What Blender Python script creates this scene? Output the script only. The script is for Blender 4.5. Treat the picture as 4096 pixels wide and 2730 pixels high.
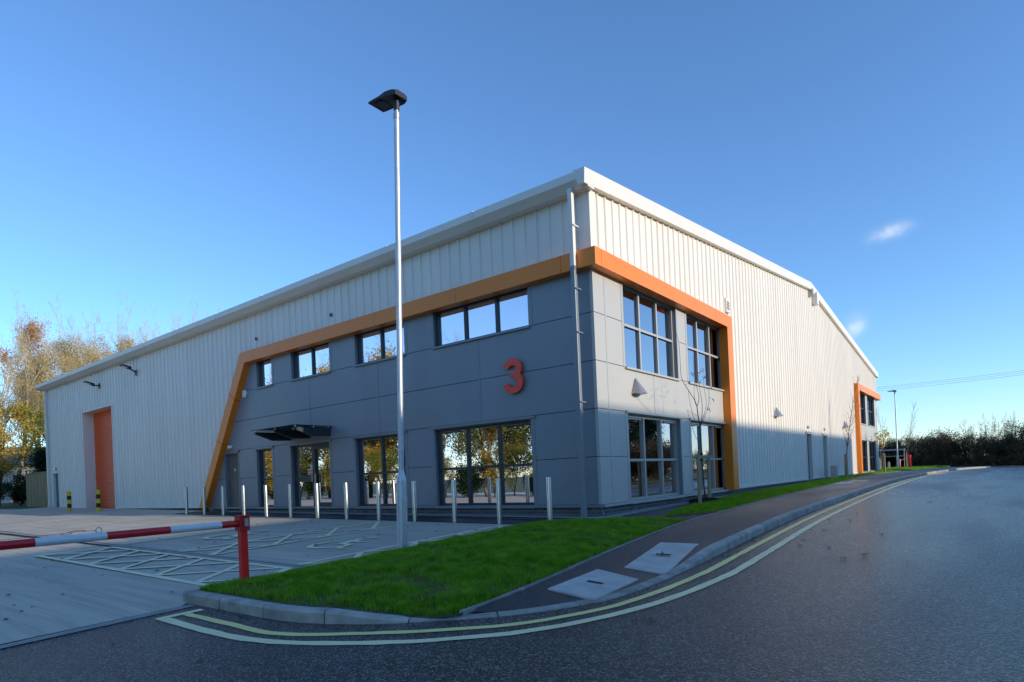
import bpy, bmesh, math, random
import numpy as np
from mathutils import Vector, Matrix

# ------------------------------------------------------------------ camera
CAM = np.array([6.4269, -11.2002, 0.6627]); YAW, PITCH, ROLL = -0.66329, 0.00267, -0.04282
F_PX, PY = 2475.76, 535.2                       # focal length and vertical lens shift, in photo pixels (4096 wide)
sc = bpy.context.scene
for o in list(bpy.data.objects): bpy.data.objects.remove(o)
COL = sc.collection
_f = np.array([math.cos(PITCH)*math.sin(YAW), math.cos(PITCH)*math.cos(YAW), math.sin(PITCH)])
_r0 = np.array([math.cos(YAW), -math.sin(YAW), 0.0]); _u0 = np.cross(_r0, _f)
_r = math.cos(ROLL)*_r0 + math.sin(ROLL)*_u0; _u = -math.sin(ROLL)*_r0 + math.cos(ROLL)*_u0
cd = bpy.data.cameras.new('camera'); cam = bpy.data.objects.new('camera', cd); COL.objects.link(cam)
cam.matrix_world = Matrix(((_r[0], _u[0], -_f[0], CAM[0]), (_r[1], _u[1], -_f[1], CAM[1]), (_r[2], _u[2], -_f[2], CAM[2]), (0, 0, 0, 1)))
cd.sensor_width = 36.0; cd.lens = F_PX/4096*36.0; cd.shift_x = 0.0; cd.shift_y = PY/4096
cd.clip_start = 0.1; cd.clip_end = 3000
sc.camera = cam

# ------------------------------------------------------------------ sky, sun, exposure
SUN_AZ = math.radians(5.9)        # from +X towards +Y
SUN_EL = math.radians(15.35)
w = bpy.data.worlds.new('World'); sc.world = w; w.use_nodes = True
nt = w.node_tree; nt.nodes.clear()
sky = nt.nodes.new('ShaderNodeTexSky'); sky.sky_type = 'NISHITA'; sky.sun_disc = False
sky.sun_elevation = SUN_EL; sky.sun_rotation = math.pi/2 - SUN_AZ
sky.altitude = 50; sky.air_density = 1.0; sky.dust_density = 0.0; sky.ozone_density = 5.5
bgn = nt.nodes.new('ShaderNodeBackground'); bgn.inputs['Strength'].default_value = 0.15
wo = nt.nodes.new('ShaderNodeOutputWorld')
tc = nt.nodes.new('ShaderNodeTexCoord')
def wmath(op, a, b=None):
    n = nt.nodes.new('ShaderNodeMath'); n.operation = op
    for i, v in enumerate((a, b)):
        if v is None: continue
        if isinstance(v, (int, float)): n.inputs[i].default_value = v
        else: nt.links.new(v, n.inputs[i])
    return n.outputs[0]
# two faint fair-weather cloud wisps low over the far end of the road
cn = nt.nodes.new('ShaderNodeTexNoise'); cn.inputs['Scale'].default_value = 60; cn.inputs['Detail'].default_value = 5
nt.links.new(tc.outputs['Generated'], cn.inputs['Vector'])
def wisp(d, side, sx, sy, amp):
    d = Vector(d).normalized(); h = Vector((0, 0, 1)).cross(d).normalized(); v = d.cross(h)
    h2 = (h*math.cos(side) + v*math.sin(side)); v2 = d.cross(h2)
    def dot(vec):
        n = nt.nodes.new('ShaderNodeVectorMath'); n.operation = 'DOT_PRODUCT'; n.inputs[1].default_value = vec
        nt.links.new(tc.outputs['Generated'], n.inputs[0]); return n.outputs['Value']
    a = wmath('DIVIDE', dot(h2), sx); b = wmath('DIVIDE', dot(v2), sy)
    r2 = wmath('ADD', wmath('MULTIPLY', a, a), wmath('MULTIPLY', b, b))
    front = wmath('GREATER_THAN', dot(d), 0.5)
    g = wmath('POWER', 2.718, wmath('MULTIPLY', r2, -1.0))
    n2 = wmath('MULTIPLY', g, wmath('ADD', wmath('MULTIPLY', cn.outputs['Fac'], 2.2), -0.35))
    n2 = wmath('MAXIMUM', n2, 0.0)
    return wmath('MULTIPLY', wmath('MULTIPLY', n2, front), amp)
cl = wmath('ADD', wisp((-0.098, 0.949, 0.298), -0.12, 0.019, 0.0075, 0.45), wisp((-0.146, 0.972, 0.187), 0.3, 0.010, 0.013, 0.42))
cl = wmath('MINIMUM', cl, 0.8)
mixc = nt.nodes.new('ShaderNodeMix'); mixc.data_type = 'RGBA'
hs = nt.nodes.new('ShaderNodeHueSaturation'); hs.inputs['Saturation'].default_value = 1.0; hs.inputs['Value'].default_value = 1.0
nt.links.new(sky.outputs[0], hs.inputs['Color'])
nt.links.new(cl, mixc.inputs['Factor']); nt.links.new(hs.outputs[0], mixc.inputs['A'])
mixc.inputs['B'].default_value = (4.6, 4.5, 4.4, 1)
nt.links.new(mixc.outputs['Result'], bgn.inputs['Color']); nt.links.new(bgn.outputs[0], wo.inputs[0])
sl = bpy.data.lights.new('sun', 'SUN'); sl.energy = 2.3; sl.angle = math.radians(0.53); sl.color = (1.0, 0.87, 0.68)
so = bpy.data.objects.new('sun', sl); COL.objects.link(so)
sdir = Vector((math.cos(SUN_EL)*math.cos(SUN_AZ), math.cos(SUN_EL)*math.sin(SUN_AZ), math.sin(SUN_EL)))
so.rotation_euler = sdir.to_track_quat('Z', 'Y').to_euler(); so.location = (40, 0, 40)
vs = sc.view_settings; vs.view_transform = 'Standard'; vs.look = 'None'; vs.gamma = 1.0; vs.exposure = 0.86; vs.use_curve_mapping = False
sc.cycles.max_bounces = 8; sc.cycles.caustics_reflective = False; sc.cycles.caustics_refractive = False

# ------------------------------------------------------------------ photo pixel -> place
def ray(x, y): return ((x-2048)/F_PX)*_r - ((y-1365-PY)/F_PX)*_u + _f
def fy(x, y, Y): d = ray(x, y); return CAM + d*(Y-CAM[1])/d[1]
def fx(x, y, X): d = ray(x, y); return CAM + d*(X-CAM[0])/d[0]
def sp(t, k=1.2): return k*np.log1p(np.exp(np.clip(np.asarray(t, float)/k, -40, 40)))
def zs(x, y):
    x = np.asarray(x, float); y = np.asarray(y, float)
    yy = np.clip(y, -60, 400); up = yy - sp(yy-21, 4.0)
    return -0.303 - 0.0103*np.clip(x, -45, 30) + 0.0055*up - 0.0293*(sp(-yy)-sp(0.0))
def G(x, y, dz=0.0): return float(zs(x, y)) + dz

# ------------------------------------------------------------------ mesh helpers
ORG = {}
class MB:
    def __init__(s): s.v = []; s.f = []; s.n = 0
    def add(s, vs_, fs): 
        b = s.n; s.v.extend([tuple(map(float, p)) for p in vs_]); s.n += len(vs_); s.f.extend([tuple(i+b for i in q) for q in fs]); return s
    def quad(s, a, b, c, d): return s.add([a, b, c, d], [(0, 1, 2, 3)])
    def box(s, x0, x1, y0, y1, z0, z1, ch=0.0):
        if x0 > x1: x0, x1 = x1, x0
        if y0 > y1: y0, y1 = y1, y0
        if z0 > z1: z0, z1 = z1, z0
        return s.add([(x0,y0,z0),(x1,y0,z0),(x1,y1,z0),(x0,y1,z0),(x0,y0,z1),(x1,y0,z1),(x1,y1,z1),(x0,y1,z1)],
                     [(3,2,1,0),(4,5,6,7),(0,1,5,4),(1,2,6,5),(2,3,7,6),(3,0,4,7)])
    def prism(s, poly, axis, a, b):
        # poly: list of 2-D points, extruded along axis ('x': poly=(y,z); 'y': poly=(x,z); 'z': poly=(x,y))
        n = len(poly)
        def P(p, t):
            return {'x': (t, p[0], p[1]), 'y': (p[0], t, p[1]), 'z': (p[0], p[1], t)}[axis]
        vs_ = [P(p, a) for p in poly] + [P(p, b) for p in poly]
        fs = [tuple(range(n))[::-1], tuple(range(n, 2*n))] + [(i, (i+1) % n, n+(i+1) % n, n+i) for i in range(n)]
        return s.add(vs_, fs)
    def tube(s, pts, rad, seg=8, cap=True):
        pts = [np.array(p, float) for p in pts]; n = len(pts)
        if not hasattr(rad, '__len__'): rad = [rad]*n
        vs_ = []; prev = None
        for i in range(n):
            t = pts[min(i+1, n-1)] - pts[max(i-1, 0)]; t = t/(np.linalg.norm(t)+1e-12)
            a = np.array([0, 0, 1.0]) if abs(t[2]) < 0.9 else np.array([1.0, 0, 0])
            if prev is not None: a = prev
            e1 = a - t*(a@t); e1 /= np.linalg.norm(e1)+1e-12; e2 = np.cross(t, e1); prev = e1
            for k in range(seg):
                an = 2*math.pi*k/seg
                vs_.append(pts[i] + rad[i]*(math.cos(an)*e1 + math.sin(an)*e2))
        fs = []
        for i in range(n-1):
            for k in range(seg):
                k2 = (k+1) % seg
                fs.append((i*seg+k, i*seg+k2, (i+1)*seg+k2, (i+1)*seg+k))
        if cap: fs += [tuple(range(seg))[::-1], tuple((n-1)*seg+k for k in range(seg))]
        return s.add(vs_, fs)
    def lathe(s, prof, c=(0, 0, 0), seg=24):
        vs_ = []; fs = []; n = len(prof)
        for r_, z in prof:
            for k in range(seg):
                a = 2*math.pi*k/seg; vs_.append((c[0]+r_*math.cos(a), c[1]+r_*math.sin(a), c[2]+z))
        for i in range(n-1):
            for k in range(seg):
                k2 = (k+1) % seg; fs.append((i*seg+k, i*seg+k2, (i+1)*seg+k2, (i+1)*seg+k))
        fs += [tuple(range(seg))[::-1], tuple((n-1)*seg+k for k in range(seg))]
        return s.add(vs_, fs)
    def build(s, name, mat, parent=None, org=None, smooth=False, bevel=0.0):
        if org is None:
            if parent is not None: org = ORG[parent.name]
            else:
                A = np.array(s.v); lo = A.min(0); hi = A.max(0); org = ((lo[0]+hi[0])/2, (lo[1]+hi[1])/2, lo[2])
        org = np.array(org, float)
        me = bpy.data.meshes.new(name)
        me.from_pydata([tuple(np.array(p)-org) for p in s.v], [], s.f); me.update()
        return link(name, me, mat, parent, org, smooth, bevel)
def link(name, me, mat, parent=None, org=(0, 0, 0), smooth=False, bevel=0.0):
    if mat is not None and not me.materials: me.materials.append(mat)
    if smooth:
        me.polygons.foreach_set('use_smooth', [True]*len(me.polygons))
    o = bpy.data.objects.new(name, me); COL.objects.link(o)
    ORG[o.name] = np.array(org, float)
    if parent is not None:
        o.parent = parent; o.location = tuple(np.array(org)-ORG[parent.name])
    else: o.location = tuple(org)
    if bevel > 0:
        m = o.modifiers.new('bevel', 'BEVEL'); m.width = bevel; m.segments = 2; m.limit_method = 'ANGLE'
    if smooth == 2:
        try: me.set_sharp_from_angle(angle=math.radians(35))
        except Exception: pass
    return o
def empty(name, loc):
    o = bpy.data.objects.new(name, None); COL.objects.link(o); o.location = tuple(loc); ORG[o.name] = np.array(loc, float)
    o.empty_display_size = 0.2; return o
def tag(o, label=None, cat=None, group=None, kind=None):
    if label: o['label'] = label
    if cat: o['category'] = cat
    if group: o['group'] = group
    if kind: o['kind'] = kind
    return o
def struct(o, label=None): o['kind'] = 'structure'; (label and tag(o, label)); return o
def copy_tree(o, loc, parent=None, rz=None):
    c = o.copy(); COL.objects.link(c); c.parent = parent
    if parent is None:
        c.location = tuple(loc); ORG[c.name] = np.array(loc, float)
        if rz is not None: c.rotation_euler[2] = rz
    for ch in list(o.children): copy_tree(ch, None, c)
    return c
def numpy_mesh(name, V, Fc, mat, parent=None, org=(0, 0, 0), smooth=False):
    V = np.asarray(V, np.float32) - np.asarray(org, np.float32); Fc = np.asarray(Fc, np.int32); k = Fc.shape[1]; m = len(Fc)
    me = bpy.data.meshes.new(name); me.vertices.add(len(V)); me.vertices.foreach_set('co', V.ravel())
    me.loops.add(m*k); me.loops.foreach_set('vertex_index', Fc.ravel())
    me.polygons.add(m); me.polygons.foreach_set('loop_start', np.arange(0, m*k, k, dtype=np.int32))
    me.polygons.foreach_set('loop_total', np.full(m, k, dtype=np.int32)); me.update(calc_edges=True); me.validate()
    return link(name, me, mat, parent, org, smooth)
def sheet(name, poly, dz, mat, fine=None, coarse=4.0):
    """a ground sheet following the terrain; dz number or f(x,y)"""
    bm = bmesh.new(); bm.faces.new([bm.verts.new((x, y, 0)) for x, y in poly])
    ys = [p[1] for p in poly]; xs = [p[0] for p in poly]
    cuts = [-6, -4.5, -3.5, -2.8, -2.2, -1.6, -1.1, -.6, -.1, .4, .9, 1.5, 2.2, 3, 4, 6, 9, 13, 17, 20, 23, 26, 30, 36, 45]
    if fine: cuts = list(np.arange(min(ys), max(ys), fine))
    for c in cuts:
        if min(ys) < c < max(ys): bmesh.ops.bisect_plane(bm, geom=bm.verts[:]+bm.edges[:]+bm.faces[:], plane_co=(0, c, 0), plane_no=(0, 1, 0))
    if fine:
        for c in np.arange(min(xs), max(xs), fine): bmesh.ops.bisect_plane(bm, geom=bm.verts[:]+bm.edges[:]+bm.faces[:], plane_co=(c, 0, 0), plane_no=(1, 0, 0))
    bmesh.ops.triangulate(bm, faces=bm.faces[:])
    for v in bm.verts: v.co.z = G(v.co.x, v.co.y) + (dz(v.co.x, v.co.y) if callable(dz) else dz)
    bmesh.ops.recalc_face_normals(bm, faces=bm.faces[:])
    up = sum(f.normal.z*f.calc_area() for f in bm.faces)
    if up < 0: bmesh.ops.reverse_faces(bm, faces=bm.faces[:])
    me = bpy.data.meshes.new(name); bm.to_mesh(me); bm.free()
    return link(name, me, mat, None, (0, 0, 0), smooth=bool(fine))
def smooth_line(P, step=0.12):
    """Catmull-Rom through points, resampled evenly"""
    P = np.array(P, float); Q = np.vstack([2*P[0]-P[1], P, 2*P[-1]-P[-2]]); out = []
    for i in range(1, len(Q)-2):
        n = max(2, int(np.linalg.norm(Q[i+1]-Q[i])/step*2))
        for t in np.linspace(0, 1, n, endpoint=False):
            a, b, c, d = Q[i-1], Q[i], Q[i+1], Q[i+2]
            out.append(0.5*((2*b)+(-a+c)*t+(2*a-5*b+4*c-d)*t*t+(-a+3*b-3*c+d)*t**3))
    out.append(P[-1]); out = np.array(out)
    s_ = np.concatenate([[0], np.cumsum(np.linalg.norm(np.diff(out, axis=0), axis=1))])
    t = np.linspace(0, s_[-1], max(2, int(s_[-1]/step)+1))
    return np.stack([np.interp(t, s_, out[:, k]) for k in range(out.shape[1])], 1), t
def normals2(L):
    T = np.gradient(L, axis=0); T /= np.linalg.norm(T, axis=1)[:, None]+1e-9
    return T, np.stack([-T[:, 1], T[:, 0]], 1)

# ------------------------------------------------------------------ materials
def M(name, col, rough=0.5, metal=0.0, spec=0.5):
    m = bpy.data.materials.new(name); m.use_nodes = True
    b = m.node_tree.nodes['Principled BSDF']; b.inputs['Base Color'].default_value = (*col, 1)
    b.inputs['Roughness'].default_value = rough; b.inputs['Metallic'].default_value = metal
    b.inputs['Specular IOR Level'].default_value = spec
    return m
class NT:
    def __init__(s, m): s.t = m.node_tree; s.b = s.t.nodes['Principled BSDF']; s.co = None
    def n(s, ty, **kw):
        n = s.t.nodes.new(ty)
        for k, v in kw.items(): setattr(n, k, v)
        return n
    def l(s, a, b): s.t.links.new(a, b)
    def coord(s, kind='Object', scale=None):
        c = s.n('ShaderNodeTexCoord')
        if scale is None: return c.outputs[kind]
        mp = s.n('ShaderNodeMapping'); mp.inputs['Scale'].default_value = scale; s.l(c.outputs[kind], mp.inputs[0]); return mp.outputs[0]
    def pos(s, scale=None):
        g = s.n('ShaderNodeNewGeometry')
        if scale is None: return g.outputs['Position']
        mp = s.n('ShaderNodeMapping'); mp.inputs['Scale'].default_value = scale; s.l(g.outputs['Position'], mp.inputs[0]); return mp.outputs[0]
    def noise(s, vec, scale, detail=4, rough=0.55):
        n = s.n('ShaderNodeTexNoise'); n.inputs['Scale'].default_value = scale; n.inputs['Detail'].default_value = detail; n.inputs['Roughness'].default_value = rough
        s.l(vec, n.inputs['Vector']); return n.outputs['Fac']
    def ramp(s, fac, stops):
        r = s.n('ShaderNodeValToRGB'); e = r.color_ramp.elements
        while len(e) < len(stops): e.new(0.5)
        for el, (p, c) in zip(e, stops): el.position = p; el.color = (*c, 1) if len(c) == 3 else c
        s.l(fac, r.inputs[0]); return r.outputs['Color']
    def mix(s, fac, a, b, mode='MIX'):
        m = s.n('ShaderNodeMix', data_type='RGBA', blend_type=mode)
        for k, v in (('Factor', fac), ('A', a), ('B', b)):
            if isinstance(v, (int, float)): m.inputs[k].default_value = v
            elif isinstance(v, tuple): m.inputs[k].default_value = (*v, 1)
            else: s.l(v, m.inputs[k])
        return m.outputs['Result']
    def math(s, op, a, b=None):
        n = s.n('ShaderNodeMath', operation=op)
        for i, v in enumerate((a, b)):
            if v is None: continue
            if isinstance(v, (int, float)): n.inputs[i].default_value = v
            else: s.l(v, n.inputs[i])
        return n.outputs[0]
    def bump(s, h, strength=0.3, dist=0.01, prev=None):
        b = s.n('ShaderNodeBump'); b.inputs['Strength'].default_value = strength; b.inputs['Distance'].default_value = dist
        s.l(h, b.inputs['Height'])
        if prev is not None: s.l(prev, b.inputs['Normal'])
        return b.outputs[0]
    def base(s, c): s.l(c, s.b.inputs['Base Color'])
    def rough(s, c): s.l(c, s.b.inputs['Roughness'])
    def normal(s, c): s.l(c, s.b.inputs['Normal'])
def vary(name, col, rough=0.5, metal=0.0, amp=0.12, scale=3.0, bump=0.0, bscale=60, spec=0.5, streak=False, randobj=0.0):
    m = M(name, col, rough, metal, spec); n = NT(m)
    v = n.pos((1, 1, 0.15)) if streak else n.pos()
    f = n.noise(v, scale)
    lo = tuple(c*(1-amp) for c in col); hi = tuple(min(1, c*(1+amp)) for c in col)
    c = n.ramp(f, [(0.3, lo), (0.7, hi)])
    if randobj > 0:
        oi = n.n('ShaderNodeObjectInfo')
        k = n.math('ADD', n.math('MULTIPLY', oi.outputs['Random'], 2*randobj), 1-randobj)
        c = n.mix(1.0, c, n.ramp(k, [(0, (0, 0, 0)), (1, (1, 1, 1))]), 'MULTIPLY') if False else c
        h = n.n('ShaderNodeHueSaturation'); n.l(c, h.inputs['Color']); n.l(k, h.inputs['Value']); c = h.outputs[0]
    n.base(c)
    if bump > 0: n.normal(n.bump(n.noise(n.pos(), bscale), bump, 0.004))
    return m
MAT = {}
# pale profiled wall sheet
MAT['clad'] = vary('cladding_coating', (0.80, 0.75, 0.67), 0.42, amp=0.05, scale=1.6, streak=True, randobj=0.015)
MAT['trim'] = vary('pale_flashing', (0.78, 0.74, 0.665), 0.4, amp=0.03, scale=1.0)
# micro-rib panels: slate blue-grey on the front, light silver-grey on the side
def microrib(name, lo, hi, rough, metal, amp):
    m = M(name, lo, rough, metal); n = NT(m)
    wv = n.n('ShaderNodeTexWave', wave_type='BANDS', bands_direction='Z'); wv.inputs['Scale'].default_value = 9.5
    n.l(n.pos(), wv.inputs['Vector']); n.normal(n.bump(wv.outputs['Fac'], amp, 0.006, n.bump(n.noise(n.pos((1, 1, 1.6)), 1.3, 2), 0.25, 0.02)))
    n.rough(n.ramp(n.noise(n.pos((1, 1, 0.4)), 1.7, 5), [(0.3, (rough-0.06,)*3), (0.7, (rough+0.1,)*3)]))
    n.base(n.ramp(n.noise(n.pos((1, 1, 0.3)), 0.9), [(0.3, lo), (0.7, hi)])); return m
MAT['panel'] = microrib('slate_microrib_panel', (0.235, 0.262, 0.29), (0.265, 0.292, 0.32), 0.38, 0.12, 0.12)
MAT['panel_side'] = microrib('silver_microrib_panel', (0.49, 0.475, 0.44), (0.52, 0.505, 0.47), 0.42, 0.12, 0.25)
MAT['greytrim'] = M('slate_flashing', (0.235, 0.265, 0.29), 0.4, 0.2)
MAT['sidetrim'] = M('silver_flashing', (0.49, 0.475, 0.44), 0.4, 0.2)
MAT['dark'] = M('anthracite_frame', (0.045, 0.055, 0.065), 0.38, 0.2)
MAT['black'] = M('black_casting', (0.012, 0.013, 0.015), 0.45)
MAT['backing'] = M('dark_backing', (0.02, 0.022, 0.025), 0.8)
MAT['interior'] = M('dark_interior', (0.10, 0.10, 0.10), 0.9)
MAT['orange'] = vary('orange_coating', (0.88, 0.235, 0.012), 0.38, amp=0.03, scale=0.8)
MAT['rollerorange'] = vary('roller_shutter_orange', (0.98, 0.13, 0.012), 0.42, amp=0.06, scale=2)
MAT['signred'] = M('sign_red', (0.98, 0.085, 0.045), 0.32)
MAT['whiteplastic'] = M('white_plastic', (0.72, 0.72, 0.70), 0.35)
MAT['greyalu'] = M('satin_aluminium', (0.42, 0.42, 0.41), 0.4, 0.6)
MAT['chrome'] = M('polished_steel', (0.6, 0.6, 0.6), 0.2, 1.0)
m = M('brushed_stainless', (0.62, 0.62, 0.61), 0.3, 1.0); n = NT(m); n.rough(n.ramp(n.noise(n.pos((40, 40, 2)), 3), [(0.3, (0.24,)*3), (0.7, (0.40,)*3)])); MAT['stainless'] = m
m = M('galvanised_steel', (0.55, 0.58, 0.60), 0.45, 0.65); n = NT(m)
vo = n.n('ShaderNodeTexVoronoi'); vo.inputs['Scale'].default_value = 26; n.l(n.pos((1, 1, 0.5)), vo.inputs['Vector'])
n.base(n.mix(0.5, n.ramp(n.noise(n.pos((1, 1, 0.4)), 9), [(0.3, (0.40, 0.44, 0.47)), (0.7, (0.60, 0.63, 0.65))]), n.ramp(vo.outputs['Color'], [(0, (0.45, 0.48, 0.5)), (1, (0.62, 0.65, 0.67))]))); MAT['galv'] = m
MAT['redpaint'] = vary('red_gloss_paint', (0.58, 0.012, 0.016), 0.3, amp=0.08, scale=8, bump=0.08, bscale=40)
MAT['postred'] = vary('post_red_paint', (0.85, 0.018, 0.014), 0.3, amp=0.06, scale=8)
MAT['whitepaint'] = vary('white_gloss_paint', (0.66, 0.68, 0.70), 0.32, amp=0.05, scale=6)
MAT['yellowpaint'] = vary('bollard_yellow', (0.72, 0.50, 0.02), 0.45, amp=0.08, scale=5)
MAT['blackpaint'] = M('bollard_black', (0.012, 0.012, 0.012), 0.5)
# window glass: mirror-coated solar glazing, part see-through
def glass(name, refl, seed, wob):
    m = bpy.data.materials.new(name); m.use_nodes = True; t = m.node_tree; t.nodes.clear()
    out = t.nodes.new('ShaderNodeOutputMaterial'); mx = t.nodes.new('ShaderNodeMixShader')
    gl = t.nodes.new('ShaderNodeBsdfGlossy'); gl.inputs['Roughness'].default_value = 0.004; gl.inputs['Color'].default_value = (1.0, 0.92, 0.95, 1)
    tr = t.nodes.new('ShaderNodeBsdfTransparent'); tr.inputs['Color'].default_value = (0.34, 0.40, 0.40, 1)
    fr = t.nodes.new('ShaderNodeLayerWeight'); fr.inputs['Blend'].default_value = 0.35
    ma = t.nodes.new('ShaderNodeMath'); ma.operation = 'MULTIPLY_ADD'; ma.inputs[1].default_value = 0.6; ma.inputs[2].default_value = refl; ma.use_clamp = True
    t.links.new(fr.outputs['Fresnel'], ma.inputs[0]); t.links.new(ma.outputs[0], mx.inputs[0])
    g = t.nodes.new('ShaderNodeNewGeometry'); no = t.nodes.new('ShaderNodeTexNoise'); no.inputs['Scale'].default_value = 1.6; no.inputs['Detail'].default_value = 1.0
    mp = t.nodes.new('ShaderNodeMapping'); mp.inputs['Location'].default_value = (seed, seed*2, 0); t.links.new(g.outputs['Position'], mp.inputs[0]); t.links.new(mp.outputs[0], no.inputs['Vector'])
    bp = t.nodes.new('ShaderNodeBump'); bp.inputs['Strength'].default_value = wob; bp.inputs['Distance'].default_value = 0.02
    t.links.new(no.outputs['Fac'], bp.inputs['Height']); t.links.new(bp.outputs[0], gl.inputs['Normal'])
    t.links.new(tr.outputs[0], mx.inputs[1]); t.links.new(gl.outputs[0], mx.inputs[2]); t.links.new(mx.outputs[0], out.inputs[0])
    return m
MAT['glass'] = glass('coated_glazing', 0.78, 0, 0.05)
MAT['glass_side'] = glass('coated_glazing_side', 0.50, 5, 0.08)
m = M('canopy_glass', (0.10, 0.30, 0.28), 0.05); m.node_tree.nodes['Principled BSDF'].inputs['Transmission Weight'].default_value = 0.6; MAT['canopyglass'] = m
def emit(name, col, s_):
    m = M(name, col, 0.5); b = m.node_tree.nodes['Principled BSDF']; b.inputs['Emission Color'].default_value = (*col, 1); b.inputs['Emission Strength'].default_value = s_; return m
MAT['roomlight'] = emit('lit_ceiling_light', (1.0, 0.93, 0.8), 9.0)
# asphalt
def asphalt(name, lo, hi, sc_, rough, bs, patch=True):
    m = M(name, lo, rough); n = NT(m)
    vo = n.n('ShaderNodeTexVoronoi'); vo.inputs['Scale'].default_value = sc_; n.l(n.pos(), vo.inputs['Vector'])
    sep = n.n('ShaderNodeSeparateColor'); n.l(vo.outputs['Color'], sep.inputs[0])
    c = n.ramp(sep.outputs[0], [(0.0, lo), (0.6, tuple(a*0.88+b*0.12 for a, b in zip(lo, hi))), (1.0, hi)])
    if patch: c = n.mix(n.ramp(n.noise(n.pos(), 0.7, 5), [(0.35, (0,)*3), (0.7, (1,)*3)]), c, n.mix(1.0, c, (1.35, 1.33, 1.30), 'MULTIPLY'))
    n.base(c)
    fine = n.noise(n.pos(), sc_*0.6, 3, 0.7)
    h = n.math('ADD', n.math('MULTIPLY', vo.outputs['Distance'], -1.0), fine)
    n.normal(n.bump(h, bs, 0.012))
    n.rough(n.ramp(n.noise(n.pos((1, 0.25, 1)), 0.45, 4), [(0.35, (rough-0.13,)*3), (0.65, (rough+0.08,)*3)]))
    return m
MAT['road'] = asphalt('road_asphalt', (0.007, 0.0065, 0.006), (0.26, 0.235, 0.21), 82, 0.28, 0.75)
MAT['path'] = asphalt('footpath_asphalt', (0.024, 0.0235, 0.0225), (0.11, 0.107, 0.10), 110, 0.5, 0.5)
MAT['newtar'] = asphalt('new_dark_asphalt', (0.010, 0.010, 0.011), (0.035, 0.035, 0.036), 120, 0.6, 0.4)
# brushed concrete yard
m = M('brushed_concrete', (0.3, 0.29, 0.26), 0.75); n = NT(m)
c = n.ramp(n.noise(n.pos((0.35, 1, 1)), 0.6, 6), [(0.3, (0.46, 0.40, 0.31)), (0.7, (0.62, 0.54, 0.415))])
st = n.noise(n.pos((0.6, 26, 1)), 2.0, 3, 0.7)
c = n.mix(n.ramp(st, [(0.42, (0,)*3), (0.72, (0.4,)*3)]), c, (0.64, 0.57, 0.46))
n.base(n.mix(n.ramp(n.noise(n.pos((0.4, 9, 1)), 1.0, 4, 0.7), [(0.38, (0.55,)*3), (0.55, (0,)*3)]), c, (0.33, 0.30, 0.245))); n.normal(n.bump(st, 0.3, 0.004)); MAT['concrete'] = m
MAT['kerb'] = vary('kerb_concrete', (0.36, 0.34, 0.295), 0.8, amp=0.30, scale=5, bump=0.35, bscale=60, randobj=0.17)
MAT['slab'] = vary('cover_concrete', (0.52, 0.49, 0.43), 0.8, amp=0.14, scale=5, bump=0.3, bscale=90)
MAT['edging'] = vary('edging_concrete', (0.25, 0.24, 0.215), 0.85, amp=0.2, scale=5, randobj=0.1)
MAT['channel'] = vary('channel_concrete', (0.36, 0.34, 0.30), 0.7, amp=0.2, scale=4)
def paint(name, col, worn):
    m = M(name, col, 0.6); n = NT(m)
    f = n.noise(n.pos(), 14, 6, 0.65)
    n.base(n.mix(n.ramp(f, [(worn, (1,)*3), (worn+0.07, (0,)*3)]), n.ramp(n.noise(n.pos(), 2.5), [(0.3, tuple(c*0.88 for c in col)), (0.7, col)]), (0.16, 0.155, 0.14)))
    n.normal(n.bump(n.noise(n.pos(), 90), 0.25, 0.004)); return m
MAT['yline'] = paint('yellow_road_paint', (0.95, 0.80, 0.28), 0.30)
MAT['youter'] = paint('cream_yellow_road_paint', (0.95, 0.84, 0.46), 0.29)
MAT['ypale'] = paint('pale_yellow_bay_paint', (0.95, 0.87, 0.55), 0.24)
MAT['wline'] = paint('white_bay_paint', (0.74, 0.72, 0.66), 0.34)
# plinth brick, gravel, soil, grass
MAT['brick'] = vary('grey_plinth_brick', (0.115, 0.115, 0.12), 0.85, amp=0.2, scale=12, randobj=0.25)
MAT['mortar'] = M('pale_mortar', (0.34, 0.34, 0.33), 0.9)
MAT['gravel'] = vary('pale_gravel', (0.30, 0.29, 0.28), 0.8, amp=0.5, scale=30)
MAT['soil'] = vary('verge_soil', (0.085, 0.085, 0.035), 0.95, amp=0.5, scale=14, bump=0.6, bscale=40)
MAT['mulch'] = vary('bark_mulch', (0.02, 0.013, 0.010), 0.9, amp=0.4, scale=20)
def leafy(name, stops, scale=0.6, trans=0.35, rough=0.55):
    m = M(name, stops[0], rough); n = NT(m)
    k = len(stops); c = n.ramp(n.noise(n.pos(), scale, 5, 0.65), [(0.28+0.44*i/(k-1), stops[i]) for i in range(k)])
    n.base(c); m.node_tree.nodes['Principled BSDF'].inputs['Specular IOR Level'].default_value = 0.25
    tl = n.n('ShaderNodeBsdfTranslucent'); n.l(c, tl.inputs['Color']); mx = n.n('ShaderNodeMixShader'); mx.inputs[0].default_value = trans
    out = [q for q in m.node_tree.nodes if q.type == 'OUTPUT_MATERIAL'][0]
    n.l(n.b.outputs[0], mx.inputs[1]); n.l(tl.outputs[0], mx.inputs[2]); n.l(mx.outputs[0], out.inputs[0])
    return m
MAT['grass'] = leafy('grass_blades', [(0.08, 0.20, 0.010), (0.19, 0.41, 0.015), (0.37, 0.55, 0.05)], 6.0, 0.5)
MAT['straw'] = leafy('dry_grass_blades', [(0.16, 0.17, 0.05), (0.30, 0.27, 0.10), (0.42, 0.36, 0.17)], 6.0, 0.4)
MAT['field'] = vary('rough_grass_field', (0.06, 0.09, 0.02), 0.9, amp=0.4, scale=0.5)
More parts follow.
